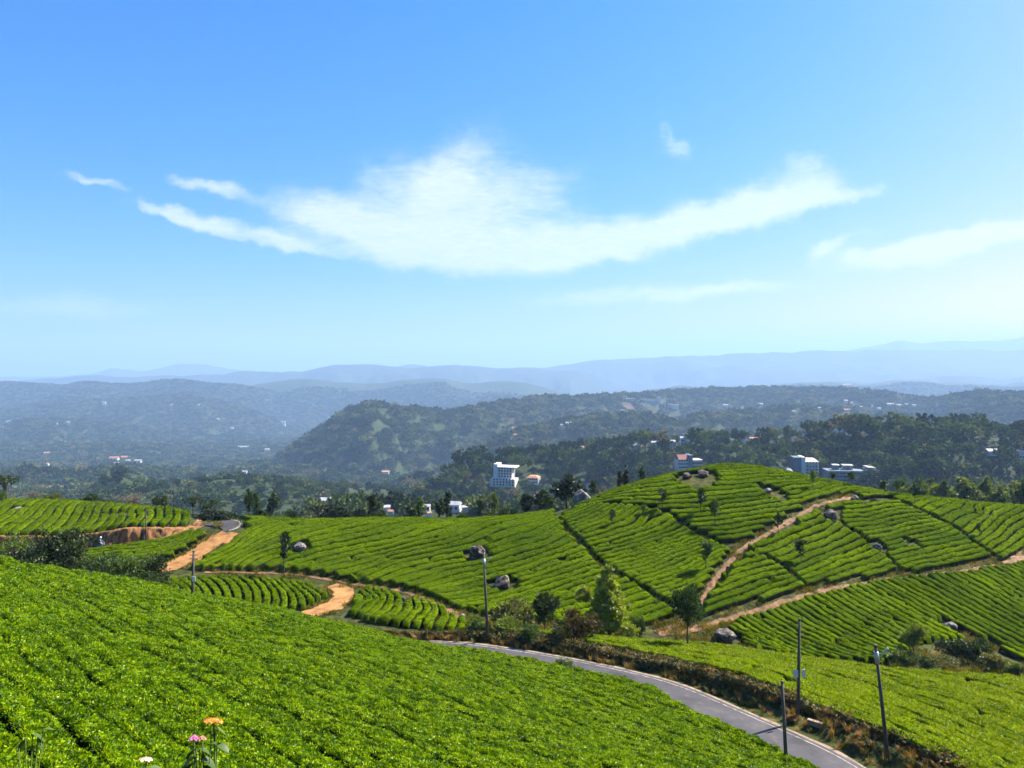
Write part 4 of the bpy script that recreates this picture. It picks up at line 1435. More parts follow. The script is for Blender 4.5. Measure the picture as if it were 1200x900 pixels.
def tree_proto(kind, seed, leaf_m, bark_m='bark'):
    """unit-height tree: (trunk mesh, crown mesh)"""
    r = random.Random(seed * 31 + len(kind))
    g = r.gauss
    u_ = r.uniform
    if kind == 'oak':          # young silver oak: bare pole, small tufted head
        lobes = [(g(0, .03), g(0, .03), .80, .15, .15, .13), (g(0, .06), g(0, .06), .68, .14, .14, .10), (g(0, .07), g(0, .07), .90, .09, .09, .09), (g(0, .05), g(0, .05), .52, .08, .08, .06)]
        me, C = crown('crown', leaf_m, lobes, 700, .085, seed, 30, .32)
        stems = [([(0, 0, -.05), (g(0, .01), g(0, .01), .35), (g(0, .02), g(0, .02), .65), (0, 0, .9)], [.016, .013, .010, .004])]
        for c in C[:7]:
            stems.append(([(0, 0, c[2] - .12), tuple(c)], [.006, .002]))
    elif kind == 'tall':       # ragged upright tree
        lobes = [(g(0, .05), g(0, .05), z, w * u_(.8, 1.2), w * u_(.8, 1.2), .12) for z, w in ((.38, .17), (.52, .20), (.66, .19), (.78, .15), (.88, .11))]
        lobes += [(g(0, .14), g(0, .12), u_(.4, .75), .11, .11, .09) for _ in range(4)]
        me, C = crown('crown', leaf_m, lobes, 1900, .070, seed, 80, .27)
        stems = [([(0, 0, -.05), (g(0, .02), g(0, .02), .3), (g(0, .03), g(0, .03), .6), (0, 0, .92)], [.030, .024, .016, .004])]
        for c in C[:12]:
            stems.append(([(0, 0, max(.12, c[2] - .16)), tuple(c * np.array([.5, .5, 1]) - np.array([0, 0, .05])), tuple(c)], [.010, .007, .003]))
    elif kind == 'poplar':
        lobes = [(g(0, .03), g(0, .03), z, w, w, .13) for z, w in ((.22, .20), (.36, .23), (.50, .21), (.64, .17), (.77, .12), (.88, .075))]
        lobes += [(g(0, .12), g(0, .12), u_(.25, .6), .10, .10, .09) for _ in range(6)]
        me, C = crown('crown', leaf_m, lobes, 9000, .048, seed, 240, .18, .5)
        stems = [([(0, 0, -.03), (0.01, 0, .3), (-.01, .01, .6), (0, 0, .93)], [.022, .018, .012, .003])]
        for c in C[:22]:
            stems.append(([(0, 0, max(.08, c[2] - .14)), tuple(c)], [.008, .002]))
    elif kind == 'round':
        lobes = [(0, 0, .68, .30, .30, .25)] + [(.22 * math.cos(a), .22 * math.sin(a), .62 + g(0, .07), .17, .17, .14) for a in (0.3, 1.5, 2.6, 3.9, 5.1)] + [(g(0, .1), g(0, .1), .86, .16, .16, .11)]
        me, C = crown('crown', leaf_m, lobes, 4200, .048, seed, 150, .24)
        stems = [([(0, 0, -.03), (.01, 0, .25), (0, .01, .5), (0, 0, .82)], [.022, .019, .014, .004])]
        for c in C[:18]:
            stems.append(([(0, 0, .34 + .2 * (c[2] - .4)), tuple(c * np.array([.55, .55, .9]) + np.array([0, 0, .04])), tuple(c)], [.011, .007, .002]))
    elif kind == 'shrub':
        lobes = [(g(0, .25), g(0, .22), u_(.3, .62), u_(.24, .36), u_(.24, .36), u_(.26, .36)) for _ in range(8)]
        me, C = crown('foliage', leaf_m, lobes, 3200, .095, seed, 120, .24)
        stems = [([(g(0, .06), g(0, .06), -.05), tuple(c * np.array([.5, .5, .5])), tuple(c)], [.025, .016, .004]) for c in C[:14]]
    elif kind == 'thicket':
        lobes = [(g(0, .26), g(0, .22), u_(.25, .72), u_(.18, .30), u_(.18, .30), u_(.18, .28)) for _ in range(14)]
        me, C = crown('foliage', leaf_m, lobes, 7500, .050, seed, 220, .24)
        stems = [([(g(0, .06), g(0, .06), -.05), tuple(c * np.array([.5, .5, .5])), tuple(c)], [.02, .012, .003]) for c in C[:20]]
    elif kind == 'umbrella':
        lobes = [(g(0, .35), g(0, .25), u_(.72, .9), u_(.22, .36), u_(.2, .3), .085) for _ in range(9)]
        me, C = crown('crown', leaf_m, lobes, 1300, .07, seed, 80, .35)
        stems = [([(0, 0, -.03), (.03, 0, .3), (.0, .01, .5)], [.035, .028, .022])]
        for c in C[:16]:
            stems.append(([(0, 0, .45), tuple(c * np.array([.5, .5, .82])), tuple(c)], [.016, .010, .003]))
    elif kind == 'bare':
        lobes = [(g(0, .22), g(0, .2), u_(.5, .8), .25, .25, .2) for _ in range(7)]
        me, C = crown('twigs', leaf_m, lobes, 900, .09, seed, 90, .3, aspect=.12)
        stems = [([(0, 0, -.03), (0, 0, .2), (.01, 0, .4)], [.03, .026, .02])]
        for c in C[:40]:
            stems.append(([(0, 0, .22 + .1 * r.random()), tuple(c * np.array([.6, .6, .8])), tuple(c)], [.012, .006, .002]))
    else:                      # forest tree seen from afar: rounded crown of coarse sprays
        wide = 1.0 if kind == 'forest' else .62
        lobes = [(0, 0, .62, .26 * wide, .26 * wide, .28)] + [(g(0, .2) * wide, g(0, .2) * wide, u_(.38, .85), u_(.14, .22) * wide, u_(.14, .22) * wide, u_(.12, .18)) for _ in range(9)]
        me, C = crown('crown', leaf_m, lobes, 620, .105, seed, 60, .22, shell=.75, aspect=.75)
        stems = [([(0, 0, -.05), (g(0, .02), g(0, .02), .4), (0, 0, .75)], [.028, .022, .008])]
        for c in C[:6]:
            stems.append(([(0, 0, .3), tuple(c)], [.012, .003]))
    return limbs('trunk' if kind not in ('shrub', 'thicket') else 'stems', M[bark_m], stems), me


PROTO = {}


def get_proto(kind, var, mat, bark='bark'):
    k = (kind, var, mat)
    if k not in PROTO:
        PROTO[k] = tree_proto(kind, var, M[mat], bark)
    return PROTO[k]


PART_NAMES = {'thicket': ('stems', 'foliage'), 'shrub': ('stems', 'foliage'), 'bare': ('trunk', 'twigs')}
TREE_NAMES = {'thicket': 'shrub', 'oak': 'silver_oak_tree', 'tall': 'tree', 'poplar': 'tree', 'round': 'tree', 'shrub': 'shrub', 'umbrella': 'umbrella_tree', 'bare': 'bare_tree', 'forest': 'forest_tree', 'spire': 'forest_tree'}
_tn = [0]


def plant(kind, var, mat, pos, h, w, label, group=None, cat=None, rz=None, bark='bark'):
    """w: width factor relative to the unit tree"""
    tm, cm = get_proto(kind, var, mat, bark)
    e = link(TREE_NAMES[kind], None, loc=tuple(pos), rz=(_tn[0] * 2.399 if rz is None else rz), scale=(h * w, h * w, h))
    e.empty_display_size = .2
    _tn[0] += 1
    a, b = PART_NAMES.get(kind, ('trunk', 'crown'))
    link(a, tm, e)
    link(b, cm, e)
    tag(e, label, cat or ('shrub' if kind in ('shrub', 'thicket') else 'tree'), group)
    return e


def gz(x, y):
    return float(ground(np.array([x]), np.array([y]))[0])


def plant_px(kind, var, mat, u, vb, vt, wpx, label, group=None, dmin=60, dmax=150, d=None, natural=.5, bark='bark', lift=.3):
    """foot seen at (u, vb), top at vt; or at distance d with a hidden foot"""
    if d is None:
        p = hit(u, vb, lift, dmin, dmax)
    else:
        x, y, _ = at(u, 0, d)
        p = np.array([x, y, gz(x, y)])
    ztop = (CV - vt) / F_PX * p[1]
    h = max(.8, ztop - p[2])
    w = (wpx * p[1] / F_PX) / (h * natural)
    return plant(kind, var, mat, p, h, w, label, group, bark=bark)


NAT = {'oak': .40, 'tall': .52, 'poplar': .50, 'round': .78, 'shrub': 1.05, 'umbrella': 1.3, 'bare': 1.0}
# in the hollow beyond the road
plant_px('poplar', 1, 'leaf_light', 714, 749, 664, 50, 'tall pointed sunlit tree in the hollow below the hill', natural=NAT['poplar'], bark='bark_pale')
plant_px('round', 2, 'leaf_mid', 806, 760, 683, 38, 'round-headed tree on a thin bare trunk near the path junction', natural=NAT['round'])
plant_px('round', 3, 'leaf_dark', 638, 744, 692, 34, 'dark leafy small tree among shrubs left of the tall pointed tree', natural=NAT['round'])
plant_px('shrub', 4, 'leaf_mid', 747, 751, 720, 16, 'small upright bush right of the tall pointed tree', natural=NAT['shrub'])
plant_px('shrub', 5, 'leaf_rust', 682, 752, 714, 34, 'rust brown shrub mass beside the tall pointed tree', natural=NAT['shrub'])
plant_px('shrub', 6, 'leaf_olive', 604, 736, 699, 46, 'olive brown shrub behind the lamp pole', natural=NAT['shrub'])
plant_px('shrub', 7, 'leaf_olive', 655, 750, 722, 30, 'low olive shrub under the dark leafy small tree', natural=NAT['shrub'])
plant_px('shrub', 8, 'leaf_light', 598, 745, 724, 34, 'bright green low shrub right of the lamp pole foot', natural=NAT['shrub'])
plant_px('shrub', 9, 'leaf_mid', 562, 740, 719, 24, 'small green shrub left of the lamp pole foot', natural=NAT['shrub'])
plant_px('shrub', 3, 'leaf_mid', 622, 748, 730, 24, 'low green shrub between the rust shrub and lamp pole', natural=NAT['shrub'])
plant_px('shrub', 2, 'leaf_light', 735, 752, 728, 20, 'low yellow green shrub at the foot of the tall pointed tree', natural=NAT['shrub'])
plant_px('round', 4, 'leaf_light', 1071, 772, 729, 30, 'light green small tree among the shrubs on the right', natural=NAT['round'])
plant_px('shrub', 1, 'leaf_mid', 1054, 776, 758, 24, 'green shrub left of the light green small tree', natural=NAT['shrub'])
plant_px('shrub', 5, 'leaf_dark', 1116, 771, 744, 26, 'dark shrub behind the bright field near the rock slab', natural=NAT['shrub'])
plant_px('shrub', 6, 'leaf_dark', 1144, 776, 747, 30, 'darkest round shrub right of the hollow', natural=NAT['shrub'])
plant_px('shrub', 8, 'leaf_dark', 1089, 785, 769, 18, 'small dark shrub at the top edge of the bright field', natural=NAT['shrub'])
plant_px('shrub', 9, 'leaf_olive', 1168, 783, 764, 26, 'olive shrub at the right end of the shrub line', natural=NAT['shrub'])
plant_px('shrub', 2, 'leaf_olive', 1108, 783, 768, 30, 'low olive shrub between the two dark shrubs', natural=NAT['shrub'])
plant_px('shrub', 7, 'leaf_mid', 1190, 788, 770, 20, 'small green shrub at the photo edge above the bright field', natural=NAT['shrub'])
# dark shrubs behind the near slope on the left
for i, (u, vt, w, d, mat, lab) in enumerate([
        (-6, 626, 64, 69, 'leaf_mid', 'leftmost dark tree-like shrub behind the near slope'),
        (22, 636, 50, 68, 'leaf_dark', 'dark shrub second from the left behind the near slope'),
        (48, 646, 36, 68, 'leaf_mid', 'greener shrub just left of the tallest dark shrub'),
        (74, 617, 58, 67, 'leaf_dark', 'tallest dark shrub in the clump left of the strip of tea'),
        (110, 645, 46, 67, 'leaf_mid', 'dark shrub right of the tallest one in the left clump'),
        (140, 645, 42, 66, 'leaf_mid', 'shrub with greyish leaves in the left clump'),
        (160, 665, 32, 66, 'leaf_mid', 'low green shrub beside the last shrub of the left clump'),
        (178, 648, 40, 67, 'leaf_dark', 'dark shrub ending the left clump near the thin pole')]):
    plant_px('thicket', 10 + i, mat, u, 0, vt, w * 1.15, lab, d=d, natural=1.0)
# young trees standing in the tea
for (u, vb, vt, w, lab) in [
        (333, 676, 624, 17, 'young tree on a tall thin trunk in the shaded tea'),
        (827, 668, 634, 14, 'young tree in the tea left of the climbing path'),
        (939, 662, 631, 12, 'sparse young tree right of the climbing path'),
        (912, 627, 602, 9, 'small young tree right on the climbing path'),
        (838, 618, 586, 11, 'leafy young tree on the dark upper slope'),
        (821, 602, 572, 12, 'bright-topped young tree below the summit rocks'),
        (776, 597, 573, 11, 'young tree on the left shoulder below the summit'),
        (755, 604, 591, 7, 'very small young tree on the left shoulder'),
        (717, 616, 597, 8, 'small tree on the left shoulder near the long gap'),
        (952, 574, 551, 8, 'dark young tree on the crest before the white hotel'),
        (998, 570, 552, 9, 'young tree on the crest before the blue grey block'),
        (975, 566, 553, 7, 'small young tree on the crest between the two hotels'),
        (1036, 583, 563, 10, 'bushy young tree on the crest right of the blue grey block'),
        (1052, 581, 563, 10, 'second bushy young tree right of the blue grey block'),
        (1072, 590, 566, 10, 'dark lone tree on the right crest above the pale rock'),
        (1148, 630, 612, 7, 'tiny sapling on the bright right shoulder'),
        (853, 680, 664, 6, 'tiny tree at the edge of the climbing path')]:
    plant_px('oak', int(u) % 4, 'leaf_mid' if u % 3 else 'leaf_dark', u, vb, vt, w, lab, natural=NAT['oak'], lift=TEA_H * .6, dmax=124)
# along the left crest, behind the shaded field
for i, (kind, u, vt, w, d, mat, lab) in enumerate([
        ('tall', 292, 573, 11, 119, 'leaf_dark', 'first slim dark tree right of the distant road bend'),
        ('tall', 301, 577, 10, 121, 'leaf_mid', 'slim tree close beside the first one by the road bend'),
        ('tall', 319, 575, 13, 119, 'leaf_mid', 'forked slim tree on the crest above the shaded field'),
        ('shrub', 308, 597, 18, 118, 'leaf_dark', 'low dark bush between the slim trees by the bend'),
        ('shrub', 342, 598, 12, 118, 'leaf_dark', 'small round bush on the crest'),
        ('umbrella', 372, 592, 26, 122, 'leaf_dark', 'flat-topped dark tree before the white house'),
        ('shrub', 394, 590, 30, 119, 'leaf_dark', 'wide dark bush mass below the white house'),
        ('shrub', 414, 594, 24, 120, 'leaf_dark', 'dark bush at the right end of the bush mass'),
        ('tall', 437, 578, 15, 120, 'leaf_dark', 'dark tree right of the bush mass'),
        ('shrub', 446, 596, 16, 118, 'leaf_dark', 'round dark bush beside the dark tree'),
        ('tall', 481, 590, 13, 119, 'leaf_dark', 'short dark tree left of the pale clearing'),
        ('tall', 493, 582, 13, 121, 'leaf_mid', 'tree at the right of the short dark tree'),
        ('tall', 515, 584, 12, 119, 'leaf_dark', 'bushy dark tree left of a taller column tree'),
        ('tall', 524, 577, 13, 121, 'leaf_dark', 'tall column tree in the middle of the crest'),
        ('shrub', 542, 598, 16, 119, 'leaf_dark', 'low bush right of the column tree'),
        ('tall', 563, 581, 10, 119, 'leaf_dark', 'slim dark tree below the big white hotel'),
        ('tall', 580, 576, 10, 120, 'leaf_mid', 'slim tree with a tufted head below the big white hotel'),
        ('shrub', 574, 597, 14, 118, 'leaf_dark', 'low bush between the two slim trees below the hotel'),
        ('shrub', 594, 594, 24, 119, 'leaf_dark', 'spreading low bush right of the slim tufted tree'),
        ('tall', 616, 578, 17, 119, 'leaf_dark', 'broad dark tree left of the tall crest group'),
        ('tall', 634, 572, 16, 120, 'leaf_dark', 'dark tree in the crest group with a bright edge'),
        ('tall', 644, 580, 12, 118, 'leaf_mid', 'greener tree in the crest group'),
        ('tall', 664, 556, 26, 121, 'leaf_dark', 'largest dark tree on the crest beside the rock face'),
        ('tall', 676, 562, 18, 123, 'leaf_dark', 'dark tree leaning on the largest crest tree'),
        ('tall', 696, 562, 10, 119, 'leaf_dark', 'slim dark tree right of the rock face'),
        ('tall', 726, 552, 9, 123, 'leaf_dark', 'small dark tree on the shoulder left of the cream house'),
        ('tall', 734, 550, 9, 124, 'leaf_dark', 'second small dark tree on the shoulder'),
        ('tall', 752, 547, 10, 125, 'leaf_mid', 'third small tree on the shoulder nearest the cream house'),
        ('shrub', 784, 552, 10, 123, 'leaf_mid', 'small bush on the skyline left of the cream house'),
        ('umbrella', 226, 582, 32, 128, 'leaf_dark', 'wide flat-topped tree above the distant road bend'),
        ('umbrella', 250, 585, 22, 132, 'leaf_dark', 'smaller flat-topped tree right of the wide one'),
        ('shrub', 240, 597, 30, 124, 'leaf_dark', 'dark bushes behind the distant road bend'),
        ('shrub', 268, 597, 22, 124, 'leaf_dark', 'dark bush at the right end of the road bend'),
        ('shrub', 106, 577, 18, 137, 'leaf_dark', 'round dark bush on the terrace skyline'),
        ('shrub', 127, 586, 12, 137, 'leaf_dark', 'small dark bush right of the round one on the terrace'),
        ('bare', 157, 577, 42, 140, 'leaf_grey', 'leafless greyish tree on the terrace skyline'),
        ('tall', 183, 581, 12, 136, 'leaf_dark', 'small dark tree right of the leafless tree'),
        ('tall', 193, 581, 12, 138, 'leaf_dark', 'second small dark tree right of the leafless tree'),
        ('shrub', 78, 583, 14, 138, 'leaf_mid', 'green bush on the terrace skyline left of the round dark bush'),
        ('shrub', 60, 577, 18, 139, 'leaf_olive', 'dusty bush on the terrace skyline near the left edge'),
        ('bare', 38, 574, 22, 142, 'leaf_grey', 'bare twiggy tree at the left end of the terrace skyline'),
        ('umbrella', 6, 556, 36, 146, 'leaf_dark', 'dark spreading tree at the left edge of the photo'),
        ('shrub', 1, 572, 12, 132, 'leaf_mid', 'green bush at the left edge on the terrace')]):
    plant_px(kind, 30 + i % 12, mat, u, 0, vt, w, lab, d=d, natural=NAT[kind])
# pale young plantation trees behind the right crest
rng = rng_for(5)
for i in range(26):
    u = 1020 + 7.8 * i + rng.uniform(-3, 3)
    plant_px('tall', 50 + i % 6, 'leaf_mid' if i % 2 else 'leaf_light', u, 0, np.interp(u, [1020, 1100, 1220], [572, 563, 566]) + rng.uniform(-9, 8), rng.uniform(16, 24), 'pale green bushy tree in the row behind the right crest',
             'trees in the row behind the right crest', d=rng.uniform(184, 197), natural=.5)

# ------------------------------------------------------------------ buildings
_wm = {}


def box_mesh(name, s, mat):
    k = (name, tuple(round(a, 3) for a in s), mat)
    if k not in _wm:
        _wm[k] = MB().box((0, 0, s[2] / 2), s).mesh(name, M[mat])
    return _wm[k]


BUILD_CLEAR = []


def windows(e, x0, x1, y, z0, fl, fh, cols, w=1.1, h=1.3, mat='glass'):
    for f in range(fl):
        for c in range(cols):
            x = x0 + (x1 - x0) * (c + .5) / cols
            o = link('window', box_mesh('window', (w, .16, h), mat), e, loc=(x, y, z0 + f * fh + .9))
            link('sill', box_mesh('sill', (w + .3, .34, .12), 'white'), o, loc=(0, -.03, -.14))


def building(u, vb, label, dmin=250, dmax=900, rz=0.0):
    p = hit(u, vb, 0, dmin, dmax)
    e = link('building', None, loc=(p[0], p[1], p[2] - 1.0), rz=rz)
    tag(e, label, 'building')
    BUILD_CLEAR.append((p[0], p[1], 16))
    return e, p[1] / F_PX


def hotel_white():
    e, k = building(593, 568, 'white six-storey hotel with flat overhanging roof on the wooded slope', rz=-.25)
    H = 21 * k + 1
    W = 18 * k
    link('wall', box_mesh('wall', (W, 11, H), 'white'), e)
    link('tower', box_mesh('tower', (5 * k, 12.4, H + 4 * k), 'white'), e, loc=(-W / 2 - 1.2 * k, -.4, 0))
    link('roof', box_mesh('roof', (W + 5, 14, .7), 'white'), e, loc=(1.4, -.6, H + .02))
    link('podium', box_mesh('podium', (W + 9, 15, H * .42), 'cream'), e, loc=(-1.2, -1.2, 0))
    fh = H / 7.2
    windows(e, -W / 2 + .8, W / 2, -5.52, H * .44, 4, fh * 1.0, 5, 1.5, 1.5)
    windows(e, -W / 2 - 3, W / 2 + 3, -8.72, .6, 3, fh * .98, 7, 1.5, 1.4)
    an, k = building(625, 566, 'low annexe with terracotta roof right of the white hotel', rz=-.25)
    link('wall', box_mesh('wall', (14 * k, 9, 6), 'cream'), an)
    link('roof', MB().box((0, 0, .8), (15 * k, 10.5, 1.6), 0, .55).mesh('roof', M['terracotta']), an, loc=(0, 0, 6.01))
    windows(an, -6 * k, 6 * k, -4.52, .6, 2, 2.8, 5, 1.3, 1.3)


def house_cream():
    e, k = building(806, 556, 'cream and white hotel with maroon gable roof behind the hilltop', rz=.15)
    H = 20 * k
    link('wall', box_mesh('wall', (12 * k, 10, H), 'white'), e, loc=(-8 * k, 0, 0))
    w2 = link('wall', box_mesh('wall', (11 * k, 10, H * .92), 'cream'), e, loc=(9.5 * k, .6, 0))
    link('stair_tower', box_mesh('stair_tower', (4 * k, 11, H + 5 * k), 'bluegrey'), e, loc=(1.0 * k, -.3, 0))
    link('gable_roof', MB().poly([(-7 * k, -6, 0), (7 * k, -6, 0), (7 * k, 6, 0), (-7 * k, 6, 0), (-6 * k, 0, 5 * k), (6 * k, 0, 5 * k)],
                                [(0, 1, 5, 4), (2, 3, 4, 5), (1, 2, 5), (3, 0, 4), (3, 2, 1, 0)]).mesh('gable_roof', M['roof_red']), e, loc=(-7.5 * k, 0, H + .02))
    link('flat_roof', box_mesh('flat_roof', (12.4 * k, 11.4, .5), 'white'), e, loc=(9.8 * k, .6, H * .92 + .02))
    fh = H / 5
    windows(e, -14 * k, -2.4 * k, -5.02, .4, 5, fh, 4, 1.6, 1.5)
    windows(e, 3.6 * k, 15 * k, -4.42, .4, 4, fh, 4, 1.7, 1.6)


def hotel_tower():
    e, k = building(942, 561, 'tall hotel with grey tower, white column and reddish hip roof', rz=-.1)
    H = 23 * k
    link('stair_tower', box_mesh('stair_tower', (9 * k, 11, H + 5 * k), 'bluegrey'), e, loc=(-9 * k, .2, 0))
    link('column', box_mesh('column', (4 * k, 12, H + 5.5 * k), 'white'), e, loc=(-3.0 * k, -.4, 0))
    link('wall', box_mesh('wall', (14.5 * k, 10, H), 'cream'), e, loc=(6.6 * k, 0, 0))
    link('hip_roof', MB().box((0, 0, 1.6 * k), (16 * k, 12, 3.2 * k), 0, .6).mesh('hip_roof', M['cream']), e, loc=(6.8 * k, 0, H + .02))
    fh = H / 6
    windows(e, 0, 13.6 * k, -5.02, .3, 6, fh, 4, 1.7, 1.9)
    for f in range(1, 6):
        link('balcony', box_mesh('balcony', (14.8 * k, 1.5, .35), 'white'), e, loc=(6.8 * k, -5.7, f * fh))
    for j in range(5):
        link('pier', box_mesh('pier', (.6, 1.2, H), 'white'), e, loc=(-.2 * k + j * 3.4 * k, -5.4, 0))
    a, k = building(923, 560, 'small white house left of the tall hotel behind the crest')
    link('wall', box_mesh('wall', (7 * k, 7, 10 * k), 'white'), a)
    link('roof', MB().box((0, 0, .9), (8.5 * k, 8.4, 1.8), 0, .5).mesh('roof', M['roof_tin']), a, loc=(0, 0, 10 * k + .01))
    windows(a, -3 * k, 3 * k, -3.52, 3, 1, 3, 2, 1.2, 1.3)


def block_blue():
    e, k = building(992, 570, 'long blue grey building with bands of windows and roof tanks', rz=-.12)
    H = 21 * k
    W = 42 * k
    link('wall', box_mesh('wall', (W, 12, H), 'bluegrey'), e, loc=(-3 * k, 0, 0))
    link('roof', box_mesh('roof', (W + 1, 13, .6), 'bluegrey'), e, loc=(-3 * k, 0, H + .01))
    fh = H / 5
    for f in range(5):
        link('slab', box_mesh('slab', (W + .8, 1.2, .4), 'bluegrey'), e, loc=(-3 * k, -6.4, f * fh + fh * .86))
    windows(e, -3 * k - W / 2 + 1, -3 * k + W / 2 - 1, -6.02, -.1, 5, fh, 10, 1.9, 1.5)
    for x, w in ((-12, 6), (-2, 4), (4, 4.5)):
        t = link('roof_room', box_mesh('roof_room', (w * k, 5, 5 * k), 'concrete' if w < 6 else 'bluegrey'), e, loc=(x * k, 1, H + .61))
        link('cap', box_mesh('cap', ((w + 1.2) * k, 5.8, .4), 'white'), t, loc=(0, 0, 5 * k + .01))
    link('stair_tower', box_mesh('stair_tower', (5 * k, 12.6, H + 3 * k), 'concrete'), e, loc=(W / 2 + 2.2 * k, -.6, 0))
    link('frame_tower', box_mesh('frame_tower', (2.6 * k, 13, H + 4 * k), 'cream'), e, loc=(W / 2 + 6.6 * k, -.9, 0))
    link('panel', box_mesh('panel', (1.6 * k, .3, H * .8), 'white'), e, loc=(W / 2 - 1.4 * k, -6.9, 0))
    link('link_beam', box_mesh('link_beam', (8 * k, 12, .8), 'concrete'), e, loc=(W / 2 + 3.8 * k, -.7, H + 4 * k + .02))


hotel_white()
house_cream()
hotel_tower()
block_blue()


def house(u, vb, wpx, hpx, wall, roof, label, group=None, dmin=200, dmax=9000, rz=0.0, win=False, flat=False):
    p = hit(u, vb, 0, dmin, dmax)
    k = p[1] / F_PX
    if p[1] > 800:
        wpx, hpx = wpx * .78, hpx * .85
        roof = 'concrete' if roof == 'roof_tin' else roof
        wall = 'house_wall' if wall == 'white' else wall
    w, h = wpx * k, hpx * k
    e = link('house', None, loc=(p[0], p[1], p[2] - h * .15), rz=rz)
    tag(e, label, 'house', group)
    dp = min(w * .8, 9 + .1 * w)
    link('wall', box_mesh('wall', (round(w, 1), round(dp, 1), round(h * 1.15, 1)), wall), e)
    rh = .35 if flat else min(h * .45, w * .3)
    a_, b_ = w * .57, dp * .58
    rm = (MB().box((0, 0, rh / 2), (w * 1.14, dp * 1.16, rh)) if flat else
          MB().poly([(-a_, -b_, 0), (a_, -b_, 0), (a_, b_, 0), (-a_, b_, 0), (-a_, 0, rh), (a_, 0, rh)], [(0, 1, 5, 4), (2, 3, 4, 5), (1, 2, 5), (3, 0, 4), (3, 2, 1, 0)])).mesh('roof', M[roof])
    link('roof', rm, e, loc=(0, 0, round(h * 1.15, 1) + .01))
    if win:
        n = max(2, int(w / 3.2))
        windows(e, -w / 2 + .4, w / 2 - .4, -round(dp, 1) / 2 - .02, h * .2, max(1, int(h / 3.4)), 3.0, n, 1.1, 1.2)
    BUILD_CLEAR.append((p[0], p[1], max(7, w * .7)))
    return e


# village on the near rise beyond the crest
for (u, vb, w, h, wl, rf, lab) in [
        (381, 597, 11, 11, 'white', 'roof_tin', 'tall narrow white house among dark trees on the crest'),
        (420, 598, 9, 9, 'white', 'roof_tin', 'white house beyond the crest right of the bush mass'),
        (411, 596, 7, 7, 'cream', 'roof_tin', 'small cream house left of the white crest house'),
        (453, 600, 8, 6, 'white', 'roof_tin', 'low white house at the pale clearing'),
        (458, 604, 6, 5, 'cream', 'terracotta', 'tiny cream hut with red roof at the pale clearing'),
        (500, 600, 8, 7, 'white', 'roof_tin', 'white house behind the tree at the clearing'),
        (533, 599, 13, 8, 'white', 'roof_tin', 'long tin-roofed white house right of the column tree'),
        (545, 600, 7, 6, 'cream', 'roof_tin', 'small cream house beside the long tin-roofed one'),
        (503, 606, 5, 5, 'cream', 'terracotta', 'tiny hut below the white house at the clearing'),
        (628, 588, 4, 7, 'cream', 'terracotta', 'narrow yellowish house behind the crest group'),
        (650, 592, 7, 5, 'white', 'roof_tin', 'white hut half hidden right of the crest group'),
        (690, 574, 6, 6, 'cream', 'terracotta', 'small pinkish house above the rock face'),
        (25, 587, 12, 9, 'white', 'roof_tin', 'white house among trees at the far left edge'),
        (18, 580, 9, 6, 'concrete', 'roof_tin', 'grey roofed house behind the white one at the left edge')]:
    house(u, vb, w, h, wl, rf, lab, dmin=220, dmax=700, win=h > 6, rz=(u % 7 - 3) * .1)
for (u, vb, w, h, wl, rf, lab) in [
        (800, 508, 6, 9, 'white', 'roof_tin', 'tall white house on the forest ridge above the cream hotel'),
        (788, 510, 6, 6, 'white', 'roof_tin', 'white house left of the tall one on the forest ridge'),
        (766, 512, 7, 4, 'white', 'roof_tin', 'low white shed on the forest ridge'),
        (744, 527, 7, 5, 'cream', 'roof_tin', 'pale house half hidden in the forest left of the cream hotel'),
        (682, 527, 6, 4, 'cream', 'terracotta', 'reddish roofed house in the forest above the white hotel'),
        (1162, 533, 12, 5, 'white', 'roof_tin', 'white roofed house in the dark forest on the right'),
        (1196, 538, 8, 8, 'cream', 'roof_tin', 'pale house at the right edge of the forest'),
        (883, 518, 9, 4, 'cream', 'terracotta', 'tan roof showing at the top of the forest ridge')]:
    house(u, vb, w, h, wl, rf, lab, dmin=400, dmax=900, win=h > 5)
LEFT = ('tiny pale house scattered in the hazy valley on the left', 'houses in the left valley')
for (u, v, w, h, wl) in [(122, 474, 5, 3, 'white'), (134, 541, 12, 5, 'cream'), (146, 539, 8, 4, 'terracotta'), (150, 542, 6, 3, 'white'), (162, 542, 9, 3, 'white'), (136, 545, 6, 3, 'white'),
                         (201, 476, 3, 2.5, 'white'), (233, 476, 3, 2.5, 'white'), (55, 533, 7, 3, 'cream'), (74, 520, 6, 2.5, 'white'), (54, 546, 7, 3, 'cream'), (10, 496, 5, 2.5, 'white'), (2, 501, 5, 2.5, 'white'),
                         (66, 498, 4, 2, 'white'), (80, 496, 4, 2, 'white'), (285, 526, 14, 3, 'white'), (287, 556, 6, 4, 'white'), (295, 553, 6, 4, 'white'), (216, 567, 7, 4, 'terracotta'), (72, 573, 5, 3, 'terracotta'),
                         (332, 499, 6, 5, 'white'), (308, 535, 5, 4, 'white'), (313, 530, 6, 4, 'white'), (303, 541, 6, 3, 'white'), (326, 544, 6, 3, 'white'), (318, 546, 5, 3, 'cream'), (360, 548, 7, 3, 'cream'),
                         (200, 522, 6, 2.5, 'cream'), (255, 492, 4, 2, 'white'), (272, 503, 4, 2, 'white'), (452, 555, 10, 3, 'cream'), (475, 562, 5, 3, 'cream')]:
    house(u, v, w, h, wl, 'roof_tin' if wl == 'white' else 'terracotta', *LEFT, dmin=800)
MIDH = ('building of the pale hillside estate on the hazy ridge', 'hillside estate on the ridge')
